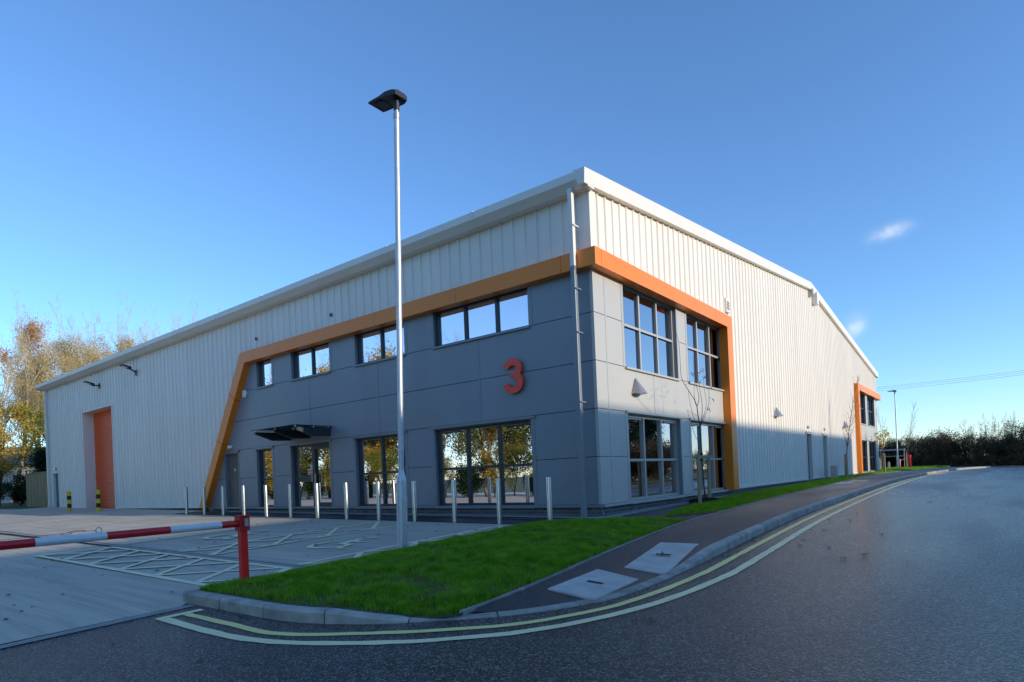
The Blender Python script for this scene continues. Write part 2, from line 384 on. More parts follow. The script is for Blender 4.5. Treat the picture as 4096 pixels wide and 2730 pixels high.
MAT['bark_pale'] = vary('pale_bark', (0.60, 0.52, 0.36), 0.9, amp=0.25, scale=3)
MAT['bark_dark'] = vary('dark_bark', (0.075, 0.06, 0.045), 0.9, amp=0.3, scale=5)
MAT['bark_hedge'] = vary('hedge_twig_bark', (0.20, 0.165, 0.125), 0.9, amp=0.3, scale=3)
MAT['bark_red'] = vary('birch_twig_bark', (0.16, 0.09, 0.055), 0.85, amp=0.3, scale=5)
MAT['leaf_tan'] = leafy('tan_autumn_leaf', [(0.44, 0.33, 0.16), (0.60, 0.45, 0.20), (0.68, 0.56, 0.30)], 0.5)
MAT['leaf_gold'] = leafy('golden_leaf', [(0.28, 0.26, 0.04), (0.56, 0.40, 0.06), (0.70, 0.50, 0.09)], 0.5)
MAT['leaf_copper'] = leafy('copper_leaf', [(0.42, 0.19, 0.06), (0.60, 0.30, 0.10), (0.62, 0.42, 0.20)], 0.5)
MAT['leaf_green'] = leafy('olive_green_leaf', [(0.09, 0.12, 0.02), (0.22, 0.24, 0.04), (0.42, 0.36, 0.06)], 0.5)
MAT['leaf_dark'] = leafy('dark_hedge_leaf', [(0.05, 0.045, 0.022), (0.12, 0.09, 0.045), (0.19, 0.13, 0.075)], 0.5, 0.2)
MAT['leaf_ever'] = leafy('evergreen_leaf', [(0.012, 0.03, 0.012), (0.025, 0.055, 0.02), (0.04, 0.07, 0.02)], 0.7, 0.2)
MAT['litter'] = leafy('fallen_leaf', [(0.10, 0.05, 0.02), (0.20, 0.10, 0.035), (0.30, 0.20, 0.10)], 2.5, 0.15)
m = M('treated_timber', (0.36, 0.27, 0.14), 0.8); n = NT(m)
n.base(n.ramp(n.noise(n.pos((14, 14, 0.7)), 2.2, 4), [(0.3, (0.26, 0.19, 0.095)), (0.7, (0.43, 0.335, 0.18))])); MAT['timber'] = m
MAT['stake'] = vary('stake_timber', (0.33, 0.27, 0.16), 0.85, amp=0.25, scale=6, streak=True)
MAT['rubber'] = M('black_rubber', (0.01, 0.01, 0.01), 0.7)
MAT['acrylic'] = M('smoked_acrylic', (0.05, 0.05, 0.055), 0.15)
MAT['roofgrey'] = M('grey_roof_sheet', (0.16, 0.165, 0.17), 0.6)
MAT['wire'] = M('power_cable', (0.10, 0.11, 0.12), 0.6)
rnd = random.Random(7); rng = np.random.default_rng(7)

# ================================================================== GROUND AND ROADS
gx = [-900, -400, -200, -120, -80, -60, -45, -30, -15, -5, 0, 5, 10, 15, 20, 30, 45, 60, 90, 150, 300, 900]
gy = [-900, -400, -200, -100, -60, -40, -25, -15, -10, -7, -5, -4, -3, -2, -1, 0, 1, 2, 3, 4, 6, 10, 15, 20, 25, 30, 40, 50, 65, 80, 120, 200, 400, 900]
V = [(x, y, G(x, y, -0.09)) for y in gy for x in gx]; nx = len(gx)
Fq = [(j*nx+i, j*nx+i+1, (j+1)*nx+i+1, (j+1)*nx+i) for j in range(len(gy)-1) for i in range(nx-1)]
struct(MB().add(V, Fq).build('ground', MAT['field'], org=(0, 0, 0)))

KERB = [(-0.62, -8.12), (-0.41, -8.12), (-0.16, -8.11), (0.57, -8.09), (1.16, -8.06), (1.60, -7.97), (2.03, -7.78), (2.45, -7.51), (3.05, -6.98), (3.45, -6.36), (3.60, -5.90), (3.66, -4.91), (3.64, -3.6), (3.60, -2.2), (3.54, -0.1), (3.42, 4.9), (3.24, 13.0), (3.20, 19.2), (3.32, 24.0), (3.55, 30.2), (4.05, 37.0), (4.7, 43.5), (6.2, 49.0)]
KL, KS = smooth_line(KERB, 0.11)
KT, KN = normals2(KL)                       # KN points to the verge side (left of travel)
def kerb_h(p):
    x, y = p
    if y > -3.55: return 0.115
    if x < 1.75: return 0.115
    if y > -4.75 and x > 3: return 0.018 + (0.115-0.018)*(y+4.75)/1.2
    if x < 2.45: return 0.115 - (0.115-0.018)*(x-1.75)/0.7
    return 0.018
BACK = [(2.66, -7.64), (2.72, -7.14), (2.72, -6.39), (2.66, -5.38), (2.44, -3.5), (2.24, -1.25), (2.17, 1.64), (2.08, 2.98), (1.97, 5.73), (1.74, 12.0), (1.55, 17.2), (1.20, 25.4), (1.25, 32.0), (1.75, 39.0), (2.5, 45.0), (3.6, 51.5)]
BL, BS = smooth_line(BACK, 0.2)
kerb_back = KL + KN*0.13
def kb_near(i0, i1): return [tuple(p) for p in kerb_back[i0:i1]]
# road
road = [(-0.40, -40), (-0.40, -8.16)] + [tuple(p) for p in (KL + KN*0.03)[4::3]] + [(5.2, 53), (-6, 56.5), (-30, 60), (-30, 66), (0, 63.5), (12, 62.2), (70, 58), (70, 44), (16, 45.5), (12.2, 41), (11.2, 34), (10.9, 20), (10.9, -40)]
struct(sheet('road', road, 0.0, MAT['road']))
# opposite kerb and verge, right of the road
opp, _ = smooth_line([(10.8, -40), (10.8, 20), (11.1, 34), (12.1, 41), (16, 45.6), (70, 44.1)], 0.9)
ok = empty('kerb_line', (10.8, 0, G(10.8, 0))); struct(ok)
for i in range(0, len(opp)-1):
    a, b = opp[i], opp[i+1]
    if not (-16 < a[1] < 46 and a[0] < 40): continue
    d = (b-a)/np.linalg.norm(b-a); nn = np.array([d[1], -d[0]]); a2 = a+d*0.006
    mb = MB(); z0, z1 = G(*a), G(*b)
    pts = [a2, b, b+nn*0.125, a2+nn*0.125]; zz = [z0, z1, z1, z0]
    mb.add([(p[0], p[1], z-0.05) for p, z in zip(pts, zz)]+[(p[0], p[1], z+0.11) for p, z in zip(pts, zz)], [(0,1,5,4),(1,2,6,5),(2,3,7,6),(3,0,4,7),(4,5,6,7)])
    mb.build('kerb_stone', MAT['kerb'], ok)
struct(sheet('opposite_verge', [(10.93, -40), (10.93, 20), (11.25, 34), (12.2, 40.9), (16.1, 45.4), (70, 43.9), (70, -40)], 0.07, MAT['field']))
# concrete yard
yard = [(-70, -60), (-0.42, -60), (-0.42, -8.22), (-0.62, -8.0), (-0.95, -7.8), (-0.9, -1.28), (-16.7, -1.28), (-16.7, 0.06), (-35.2, 0.06), (-35.2, -1.2), (-48, -2.6), (-70, -4.5)]
struct(sheet('car_park', yard, 0.003, MAT['concrete']))
# transverse expansion joint / slot drain across the yard, and the channel at the entrance
def strip2d(P, wd, dz, name, mat, parent=None, kind=True, jitter=0.0, step=0.15, sm=True):
    P = np.array(P, float); L = smooth_line(P, step)[0] if sm else P
    if not sm and len(P) == 2:
        k = max(2, int(np.linalg.norm(P[1]-P[0])/step)); L = P[0]+(P[1]-P[0])*np.linspace(0, 1, k)[:, None]
    T, N = normals2(L); j1 = rng.normal(0, jitter, len(L)); j2 = rng.normal(0, jitter, len(L))
    A = L+N*(wd/2+j1)[:, None] if jitter else L+N*wd/2; B = L-N*(wd/2+j2)[:, None] if jitter else L-N*wd/2
    mb = MB(); k = len(L)
    mb.add([(p[0], p[1], G(p[0], p[1], dz)) for p in A]+[(p[0], p[1], G(p[0], p[1], dz)) for p in B], [(k+i, k+i+1, i+1, i) for i in range(k-1)])
    o = mb.build(name, mat, parent, org=(0, 0, 0) if parent is None else None)
    if kind and parent is None: struct(o)
    return o
strip2d([(-34, -6.05), (-1.0, -6.20)], 0.20, 0.007, 'drainage_channel', MAT['channel'], sm=False)
strip2d([(-34, -6.05), (-1.0, -6.20)], 0.018, 0.010, 'channel_slot', MAT['rubber'], sm=False)
strip2d([(-0.32, -8.16), (-0.36, -14.0)], 0.14, 0.008, 'drainage_channel', MAT['channel'], sm=False)
strip2d([(-0.32, -8.16), (-0.36, -14.0)], 0.02, 0.012, 'channel_slot', MAT['greytrim'], sm=False)
for px in (-12.4, -18.5, -24.5):
    strip2d([(px, -30), (px, -1.5)], 0.02, 0.006, 'concrete_joint', MAT['channel'], sm=False)
strip2d([(-0.8, -9.55), (-1.6, -14)], 0.25, 0.007, 'concrete_apron_edge', MAT['slab'], sm=False)
# double yellow lines
YI = [(0.0, -8.37), (0.98, -8.36), (1.37, -8.36), (1.6, -8.33), (1.95, -8.17), (2.54, -7.80), (2.80, -7.60), (3.28, -7.15), (3.66, -6.41), (3.81, -5.67), (3.88, -4.6), (3.86, -3.5), (3.80, -1.1), (3.70, 2.3), (3.52, 8.8), (3.42, 16.8), (3.50, 24.5), (3.78, 31), (4.3, 38), (4.9, 43.5)]
YO = [(-0.02, -8.58), (0.86, -8.59), (1.49, -8.55), (1.92, -8.43), (2.33, -8.24), (2.75, -7.98), (2.95, -7.82), (3.43, -7.34), (3.80, -6.65), (4.03, -5.82), (4.14, -4.8), (4.15, -4.0), (4.10, -2.3), (4.02, -0.1), (3.92, 3.0), (3.78, 8), (3.66, 15), (3.68, 22), (3.86, 28), (4.4, 37), (5.1, 43.5)]
strip2d(YI, 0.085, 0.005, 'yellow_line', MAT['yline'], jitter=0.0035)
strip2d(YO, 0.10, 0.005, 'yellow_line', MAT['youter'], jitter=0.004)
strip2d([(-0.03, -8.63), (0.0, -8.20)], 0.10, 0.0065, 'yellow_line', MAT['youter'], sm=False, jitter=0.003)
# parking bay markings
bay = empty('bay_markings', (-4, -4, G(-4, -4))); struct(bay)
def bl(a, b, wd=0.10, mat='ypale', dz=0.0075, name='painted_line'): strip2d([a, b], wd, dz, name, MAT[mat], bay, sm=False, jitter=0.0015)
xa0, xa1 = -5.26, -4.06
for x in (xa0, xa1): bl((x, -6.10), (x, -1.48))
bl((-1.52, -6.10), (-1.52, -1.48)); bl((-8.02, -6.05), (-8.08, -1.5), 0.09)
ya = [-6.12, -4.98, -3.82, -2.68, -1.50]
for i in range(4):
    bl((xa1, ya[i]), (xa0, ya[i+1]), 0.10, dz=0.0088); bl((xa0, ya[i]), (xa1, ya[i+1]), 0.10, dz=0.0101)
    bl((-0.96, ya[i]+0.56), (-1.52, ya[i+1]), 0.10, dz=0.0088); bl((-1.52, ya[i]+0.03), (-0.93, ya[i]+0.50), 0.10, dz=0.0101)
bl((-8.05, -7.52), (-0.98, -7.52)); bl((-7.75, -6.36), (-1.30, -6.36)); bl((-8.0, -7.5), (-7.72, -6.36))
xb = [-7.98, -6.62, -5.38, -4.10, -2.86, -1.66]
for i in range(6):
    nxt = xb[i+1] if i < 5 else -0.98
    if i < 5: bl((xb[i+1] if i < 5 else -1, -7.50), (xb[i]+0.32, -6.38), 0.10, dz=0.0088)
    bl((xb[i], -7.48), (min(xb[i]+1.33, -0.98), -6.40 if i < 5 else -6.9), 0.10, dz=0.0101)
bl((-1.02, -6.95), (-1.36, -6.34), 0.13, dz=0.0088)
for x in (-10.45, -12.95, -15.2, -17.5, -19.8, -22.2): bl((x, -6.0), (x+0.05, -1.9), 0.09, 'wline')
def flat_stroke(P, wd, mat, dz, name, closed=False):
    L = np.array(P, float); T, N = normals2(L); A = L+N*wd/2; B = L-N*wd/2; k = len(L); mb = MB()
    mb.add([(p[0], p[1], G(p[0], p[1], dz)) for p in A]+[(p[0], p[1], G(p[0], p[1], dz)) for p in B], [(k+i, k+i+1, i+1, i) for i in range(k-1)])
    return mb.build(name, mat, bay)
def wheelchair(ox, oy):
    c = np.array([ox, oy])
    an = np.radians(np.linspace(118, 345, 40)); flat_stroke([c+(-0.02+0.37*math.cos(a), 0.39*math.sin(a)) for a in an], 0.11, MAT['ypale'], 0.0075, 'wheelchair_symbol')
    flat_stroke([c+q for q in ((-0.06, 0.66), (-0.02, 0.42), (0.06, 0.14))], 0.17, MAT['ypale'], 0.0088, 'wheelchair_symbol')
    flat_stroke([c+q for q in ((0.0, 0.14), (0.2, 0.11), (0.36, 0.10))], 0.12, MAT['ypale'], 0.0101, 'wheelchair_symbol')
    flat_stroke([c+q for q in ((0.32, 0.14), (0.44, -0.12), (0.53, -0.30), (0.68, -0.24))], 0.11, MAT['ypale'], 0.0114, 'wheelchair_symbol')
    flat_stroke([c+q for q in ((-0.02, 0.46), (0.18, 0.40), (0.34, 0.40))], 0.10, MAT['ypale'], 0.0101, 'wheelchair_symbol')
    mb = MB(); k = 20; mb.add([(ox+0.03+0.11*math.cos(2*math.pi*i/k), oy+0.86+0.11*math.sin(2*math.pi*i/k), G(ox, oy+0.86, 0.0088)) for i in range(k)], [tuple(range(k))]); mb.build('wheelchair_symbol', MAT['ypale'], bay)
wheelchair(-2.83, -4.56); wheelchair(-6.72, -4.50)
# footpath: falls from the edging to the kerb top
def hb(y): return 0.106 if y > -5.0 else 0.106-0.066*min(1.0, (-5.0-y)/2.6)
def path_h(x, y):
    dk = np.linalg.norm(kerb_back-(x, y), axis=1); ik = int(dk.argmin()); db = float(np.linalg.norm(BL-(x, y), axis=1).min()); hk = kerb_h(KL[ik])-0.004
    return (hk*db+hb(y)*dk[ik])/(db+dk[ik]+1e-6)
pth = [tuple(p) for p in kerb_back if (p[0] > 2.62 and p[1] > -7.6)][::2]
back = [tuple(p) for p in BL]
struct(sheet('footpath', [(2.62, -7.60)] + pth + back[::-1][:-1], path_h, MAT['path'], fine=0.25))
# access path along the front of the building and the link to the footpath
def ap(x, y): t = max(0, min(1, (x+1.2)/2.6)); return 0.012+0.075*t*t*(3-2*t)
struct(sheet('access_path', [(-16.7, -1.27), (-0.9, -1.27), (-0.6, -1.45), (2.22, -1.45), (2.15, 1.0), (0.95, 4.0), (0.44, 4.4), (0.44, -0.44), (-16.7, -0.44)], ap, MAT['newtar'], fine=0.6))
# kerb stones along the near side of the road
kl = empty('kerb_line', (3.6, 0, G(3.6, 0))); struct(kl)
s0 = 0.0; total = KS[-1]
while s0 < total-0.2:
    ln = 0.78 if s0 < 6.0 else 0.915
    s1 = min(s0+ln-0.013, total)
    t = np.linspace(s0, s1, 4); P = np.stack([np.interp(t, KS, KL[:, k]) for k in (0, 1)], 1); N = np.stack([np.interp(t, KS, KN[:, k]) for k in (0, 1)], 1)
    mb = MB(); vs_ = []
    for p, nn in zip(P, N):
        h = kerb_h(p); z = G(p[0], p[1]); ch = min(0.022, h*0.6); q = p+nn*0.128
        for off, zz in ((0.0, -0.06), (0.004, h-ch), (ch+0.004, h), (0.125, h+0.002), (0.128, -0.06)):
            qq = p+nn*off; vs_.append((qq[0], qq[1], z+zz))
    fs = []
    for i in range(3):
        for k in range(4): fs.append((i*5+k, (i+1)*5+k, (i+1)*5+k+1, i*5+k+1))
    fs += [(0, 1, 2, 3, 4), (19, 18, 17, 16, 15)]
    mb.add(vs_, fs).build('kerb_stone', MAT['kerb'], kl); s0 += ln
# concrete edging behind the footpath
el = empty('path_edging', (2.4, 0, G(2.4, 0))); struct(el)
s0 = 0.42
while s0 < 44:
    s1 = s0+0.909; t = np.linspace(s0, s1, 3); P = np.stack([np.interp(t, BS, BL[:, k]) for k in (0, 1)], 1)
    d = (P[-1]-P[0]); d /= np.linalg.norm(d); nn = np.array([-d[1], d[0]]); vs_ = []
    for p in P:
        b = hb(p[1])+0.012
        for off, zz in ((0, -0.05), (0, b), (0.05, b), (0.05, -0.05)): qq = p+nn*off; vs_.append((qq[0], qq[1], G(p[0], p[1], zz)))
    fs = [(i*4+k, (i+1)*4+k, (i+1)*4+k+1, i*4+k+1) for i in range(2) for k in range(3)] + [(3, 2, 1, 0), (8, 9, 10, 11)]
    MB().add(vs_, fs).build('edging_stone', MAT['edging'], el); s0 += 0.915

# ---- grass verges (soil mound + blades)
V1 = [(-0.95, -7.60), (-0.66, -7.98)] + [tuple(p) for p in (KL + KN*0.125) if p[0] > -0.6 and p[0] < 2.36 and p[1] < -7.3][::2] + [(2.50, -7.42), (2.64, -7.35)] + [tuple(p) for p in BL if -7.25 < p[1] < -0.85][1::3] + [(2.2, -0.8), (1.54, -0.84), (0.7, -1.08), (-0.15, -1.45), (-0.72, -1.72), (-0.93, -2.2)]
V2 = [(1.38, -0.25), (2.10, 0.9)] + [tuple(p) for p in BL if 1.0 < p[1] < 50][::3] + [(3.5, 53), (-6, 56), (-30, 59), (-30, 39.6), (0.0, 39.6), (0.12, 39.0), (0.42, 30), (0.45, 12), (0.55, 6), (0.74, 3.3), (0.98, 1.4)]
def edge_dist(poly):
    A = np.array(poly); B = np.roll(A, -1, 0); D = B-A; L2 = (D**2).sum(1)+1e-12
    def f(X, Y):
        X = np.asarray(X, float).ravel(); Y = np.asarray(Y, float).ravel(); P = np.stack([X, Y], 1); best = np.full(len(P), 1e9)
        for a, d, l in zip(A, D, L2):
            t = np.clip(((P-a)@d)/l, 0, 1); q = a+t[:, None]*d; best = np.minimum(best, np.linalg.norm(P-q, axis=1))
        return best
    return f
def inside(poly, X, Y):
    A = np.array(poly); c = np.zeros(len(X), bool); j = len(A)-1
    for i in range(len(A)):
        xi, yi = A[i]; xj, yj = A[j]
        k = ((yi > Y) != (yj > Y)) & (X < (xj-xi)*(Y-yi)/(yj-yi+1e-12)+xi); c ^= k; j = i
    return c
D1, D2 = edge_dist(V1), edge_dist(V2)
_gx = np.arange(-1.2, 3.01, 0.06); _gy = np.arange(-8.3, -0.5, 0.06); _GX, _GY = np.meshgrid(_gx, _gy)
def _h1grid():
    X, Y = _GX.ravel(), _GY.ravel(); kk = KL[(KL[:, 1] < -3.0)][::2]; kn = (KL+KN*0.128)[(KL[:, 1] < -3.0)][::2]; kh = np.array([kerb_h(p) for p in kk]); bb = BL[BL[:, 1] < 0.5]
    dk = np.sqrt((X[:, None]-kn[None, :, 0])**2+(Y[:, None]-kn[None, :, 1])**2); ik = dk.argmin(1); dk = dk.min(1)
    db = np.sqrt((X[:, None]-bb[None, :, 0])**2+(Y[:, None]-bb[None, :, 1])**2).min(1); dl = np.clip(X+0.95, 0, None); df = np.clip(-1.0-Y, 0, None)
    wk, wb, wl, wf = [1/(q+0.03)**2 for q in (dk, db, dl, df)]
    hbv = np.array([hb(y) for y in Y]); h = (wk*(kh[ik]-0.006)+wb*hbv+wl*0.008+wf*0.10+0.4*0.11)/(wk+wb+wl+wf+0.4)
    t = np.clip(D1(X, Y)/0.9, 0, 1); t = t*t*(3-2*t)
    return (h+0.06*t+0.015*np.sin(X*2.3+1)*np.sin(Y*1.7)*t).reshape(_GX.shape)
_H1 = _h1grid()
def h1(x, y):
    x = np.atleast_1d(np.asarray(x, float)); y = np.atleast_1d(np.asarray(y, float))
    u = np.clip((x-_gx[0])/0.06, 0, len(_gx)-1.001); v = np.clip((y-_gy[0])/0.06, 0, len(_gy)-1.001); i = u.astype(int); j = v.astype(int); u = u-i; v = v-j
    return (_H1[j, i]*(1-u)+_H1[j, i+1]*u)*(1-v)+(_H1[j+1, i]*(1-u)+_H1[j+1, i+1]*u)*v
def h2(x, y):
    d = D2(x, y); t = np.clip(d/0.6, 0, 1); return 0.095 + 0.05*t*t*(3-2*t)
o = sheet('verge', V1, lambda x, y: float(np.ravel(h1(x, y))[0]), MAT['soil'], fine=0.22); struct(o)
o = sheet('verge', V2, lambda x, y: float(np.ravel(h2(x, y))[0]), MAT['soil'], fine=0.75); struct(o)
struct(sheet('verge', [(1.95, -7.70), (2.28, -7.52), (2.62, -7.30), (2.95, -7.05), (2.78, -6.9), (2.2, -7.2), (1.8, -7.5)], 0.016, MAT['path']))
def vnoise(X, Y, s, seed):
    r_ = np.random.default_rng(seed); T = r_.random((64, 64)); X = X/s; Y = Y/s
    i = np.floor(X).astype(int); j = np.floor(Y).astype(int); u = X-i; v = Y-j; u = u*u*(3-2*u); v = v*v*(3-2*v)
    g = lambda a, b: T[a % 64, b % 64]
    return (g(i, j)*(1-u)+g(i+1, j)*u)*(1-v)+(g(i, j+1)*(1-u)+g(i+1, j+1)*u)*v
def blades(name, poly, hfun, dist, n, hh, wd, box, bare=None, seed=1, label='', mat='grass'):
    r_ = np.random.default_rng(seed)
    X = r_.uniform(box[0], box[1], n); Y = r_.uniform(box[2], box[3], n); k = inside(poly, X, Y); X, Y = X[k], Y[k]
    d = dist(X, Y); cov = vnoise(X, Y, 0.35, seed+3)*0.6+vnoise(X, Y, 0.12, seed+5)*0.4
    keep = np.clip((cov-0.18)/0.35, 0.12, 1)*np.clip(d/0.16, 0.22, 1)
    if bare is not None:
        for bx, by, br, ba in bare: keep = keep*(1-ba*np.clip(1.3*np.exp(-(((X-bx)**2+(Y-by)**2)/br**2))+0.9*(0.5-cov)*np.exp(-(((X-bx)**2+(Y-by)**2)/(1.6*br)**2)), 0, 1))
    thr = 0.0; cov = keep-r_.random(len(X))
    k = cov > thr; k &= ~((d < 0.045)); X, Y, d, cov = X[k], Y[k], d[k], cov[k]; m = len(X)
    Z = zs(X, Y)+hfun(X, Y)-0.004
    tuft = 0.6+0.8*vnoise(X, Y, 0.22, seed+9)
    H = hh*r_.uniform(0.35, 1.4, m)*tuft; a = r_.uniform(0, 2*np.pi, m); lean = r_.normal(0, 0.42, (m, 2))*H[:, None]
    wv = wd*r_.uniform(0.7, 1.4, m)
    c, s_ = np.cos(a)*wv, np.sin(a)*wv
    V = np.empty((m, 5, 3), np.float32)
    V[:, 0] = np.stack([X-c, Y-s_, Z], 1); V[:, 1] = np.stack([X+c, Y+s_, Z], 1)
    mx, my = X+lean[:, 0]*0.35, Y+lean[:, 1]*0.35
    V[:, 2] = np.stack([mx+c*0.75, my+s_*0.75, Z+H*0.6], 1); V[:, 3] = np.stack([mx-c*0.75, my-s_*0.75, Z+H*0.6], 1)
    V[:, 4] = np.stack([X+lean[:, 0], Y+lean[:, 1], Z+H], 1)
    b = np.arange(m)[:, None]*5
    T = np.concatenate([b+[0, 1, 2], b+[0, 2, 3], b+[3, 2, 4]], 1).reshape(-1, 3)
    o = numpy_mesh(name, V.reshape(-1, 3), T, MAT[mat], org=(0, 0, 0))
    return tag(o, label, 'grass', kind='stuff')
blades('grass', V1, h1, D1, 520000, 0.062, 0.0034, (-1.1, 2.9, -8.1, -0.7), [(2.0, -6.8, 0.38, 0.75), (2.4, -5.9, 0.35, 0.8), (1.5, -6.5, 0.3, 0.6), (-0.6, -7.6, 0.28, 0.95), (1.1, -7.75, 0.35, 0.85), (2.3, -3.4, 0.35, 0.7), (1.9, -1.4, 0.35, 0.9), (0.3, -7.7, 0.25, 0.7)], 3, 'bright green grass on the corner verge beside the car park')
blades('dry_grass', V1, h1, D1, 36000, 0.055, 0.0034, (-1.1, 2.9, -8.1, -0.7), None, 41, 'straw coloured dead blades among the corner verge grass', 'straw')
blades('grass', V2, h2, D2, 330000, 0.05, 0.0045, (0.3, 2.4, -0.4, 27), [(0.95, 3.4, 0.35, 1.5), (0.6, 22, 0.6, 0.9)], 11, 'bright green grass strip between building and footpath')
blades('grass', V2, h2, D2, 90000, 0.07, 0.012, (-3, 5.0, 27, 56), None, 15, 'sunlit grass beyond the far end of the building')
# leaves and clods lying about
def litter(name, n, region, hfun, label, seed, size=(0.02, 0.05)):
    r_ = np.random.default_rng(seed); Vs = []; Ts = []
    for i in range(n):
        x, y = region(r_); z = G(x, y)+hfun(x, y); s_ = r_.uniform(*size); a = r_.uniform(0, 6.28); b = len(Vs)
        for k, (lx, ly, lz) in enumerate(((-1, 0, .1), (-.45, .5, .3), (.1, .38, .1), (.5, .62, .35), (1, 0, .25), (.45, -.55, .3), (0, -.35, .05), (-.5, -.5, .32))):
            Vs.append((x+s_*(lx*math.cos(a)-ly*math.sin(a)), y+s_*(lx*math.sin(a)+ly*math.cos(a)), z+s_*lz*r_.uniform(.4, 1.3)))
        Ts += [(b, b+1, b+2), (b, b+2, b+6), (b+2, b+3, b+4), (b+2, b+4, b+6), (b+4, b+5, b+6), (b, b+6, b+7)]
    return tag(numpy_mesh(name, Vs, Ts, MAT['litter'], org=(0, 0, 0)), label, 'leaves', kind='stuff')
def rg_yard(r_): return (r_.uniform(-11, -0.9), r_.uniform(-9.5, -1.6))
def rg_road(r_):
    while True:
        p = (r_.uniform(0.0, 7.5), r_.uniform(-9.8, 6))
        if p[0] > 3.75 or p[1] < -8.3: return p
def rg_kerb(r_): i = int(r_.integers(5, 120)); q = KL[i]-KN[i]*abs(r_.normal(0.06, 0.12)); return float(q[0]), float(q[1])
def rg_v1(r_):
    while True:
        p = (r_.uniform(-0.9, 2.6), r_.uniform(-7.8, -1))
        if inside(V1, np.array([p[0]]), np.array([p[1]]))[0]: return p
litter('fallen_leaves', 130, rg_yard, lambda x, y: 0.012, 'brown fallen leaves scattered on the concrete bays', 21)
litter('fallen_leaves', 34, rg_road, lambda x, y: 0.006, 'dry fallen leaves lying on the tarmac road', 22)
litter('fallen_leaves', 60, rg_kerb, lambda x, y: 0.006, 'fallen leaves gathered along the kerb', 23, (0.015, 0.035))
litter('fallen_leaves', 260, rg_v1, lambda x, y: float(h1(x, y)[0])+0.035, 'fallen leaves caught in the corner verge grass', 24, (0.02, 0.045))
# gravel margin around the building
def gravel(name, n, x0, x1, y0, y1, label, seed):
    r_ = np.random.default_rng(seed); X = r_.uniform(x0, x1, n); Y = r_.uniform(y0, y1, n); S = r_.uniform(0.009, 0.022, n)
    Z = zs(X, Y)+np.array([ap(a, b) for a, b in zip(X, Y)])+0.006+r_.uniform(0, 0.012, n)
    base = np.array([(1, 0, 0), (-1, 0, 0), (0, 1, 0), (0, -1, 0), (0, 0, .7), (0, 0, -.7)], float)
    V = base[None]*S[:, None, None]*r_.uniform(0.6, 1.3, (n, 6, 1))+np.stack([X, Y, Z], 1)[:, None]
    f = np.array([(0, 2, 4), (2, 1, 4), (1, 3, 4), (3, 0, 4), (2, 0, 5), (1, 2, 5), (3, 1, 5), (0, 3, 5)])
    T = (np.arange(n)[:, None, None]*6+f[None]).reshape(-1, 3)
    tag(numpy_mesh(name, V.reshape(-1, 3), T, MAT['gravel'], org=(0, 0, 0)), label, 'gravel', kind='stuff')
struct(sheet('gravel_bed', [(-15, -0.44), (0.44, -0.44), (0.44, 8.2), (-0.05, 8.2), (-0.05, 0.06), (-15, 0.06)], lambda x, y: ap(x, y)+0.004, MAT['gravel']))
gravel('gravel', 13000, -14.2, 0.42, -0.43, -0.02, 'pale gravel margin along the front plinth', 31)
gravel('gravel', 7000, 0.02, 0.43, -0.43, 8.2, 'pale gravel margin along the side plinth', 32)
# covers
def cover(c, name, label, slot=True, dz=0.0):
    pts = [np.array(q, float) for q in c]; mb = MB()
    z = [G(p[0], p[1], path_h(p[0], p[1])+0.012) for p in pts]
    mb.add([(p[0], p[1], zz-0.05) for p, zz in zip(pts, z)]+[(p[0], p[1], zz) for p, zz in zip(pts, z)], [(0,1,5,4),(1,2,6,5),(2,3,7,6),(3,0,4,7),(4,5,6,7)])
    o = mb.build(name, MAT['slab'], bevel=0.006)
    if slot:
        ctr = sum(pts)/4; d = (pts[1]-pts[0]); d = d/np.linalg.norm(d)
        e = np.array([-d[1], d[0]]); q = [ctr+d*a*0.028+e*b*0.09 for a, b in ((-1,-1),(1,-1),(1,1),(-1,1))]
        MB().add([(p[0], p[1], G(p[0], p[1], path_h(p[0], p[1])+0.021)) for p in q], [(0,1,2,3)]).build('lifting_slot', MAT['rubber'], o)
    return tag(o, label, 'access cover', 'concrete access covers in the footpath')
cover([(2.90, -6.20), (2.90, -5.22), (3.44, -5.30), (3.46, -6.24)][::-1], 'access_cover', 'pale concrete access cover in the footpath nearer the road corner', dz=0.088)
cover([(3.08, -4.93), (2.83, -3.42), (3.36, -3.40), (3.57, -4.93)][::-1], 'access_cover', 'pale concrete access cover in the footpath beside the sloping kerb', dz=0.100)
cover([(1.72, 13.2), (1.72, 15.6), (2.06, 15.4), (2.34, 14.4)][::-1], 'access_cover', 'narrow concrete access cover in the footpath by the side doors', dz=0.112)
cover([(1.84, 16.0), (1.80, 17.5), (2.40, 17.3), (2.40, 16.2)][::-1], 'access_cover', 'second concrete access cover in the footpath by the side doors', dz=0.112)

# ================================================================== THE WAREHOUSE
L_END, W_END, APEX = 35.05, 38.9, 19.45
EAVE = 6.70; RIDGE = 8.72
BZ = -0.30
wh = empty('warehouse', (0, 0, BZ)); tag(wh, 'large cream clad warehouse with orange portal bands and grey glazed corner offices', 'warehouse')
FR, RT = 'F', 'R'
def P3(fa, u, d, z): return (-u, d, z) if fa == FR else (-d, u, z)      # d: depth into the building
def fbox(mb, fa, u0, u1, d0, d1, z0, z1):
    if fa == FR: mb.box(-u1, -u0, d0, d1, z0, z1)
    else: mb.box(-d1, -d0, u0, u1, z0, z1)
    return mb
def fpart(name, fa, u0, u1, d0, d1, z0, z1, mat, parent=wh, bevel=0.0): return fbox(MB(), fa, u0, u1, d0, d1, z0, z1).build(name, MAT[mat], parent, bevel=bevel)
def leg_mid(z): return 16.80 - z*(16.80-13.53)/5.08
def leg_z(u): return (16.80-u)*5.08/(16.80-13.53)
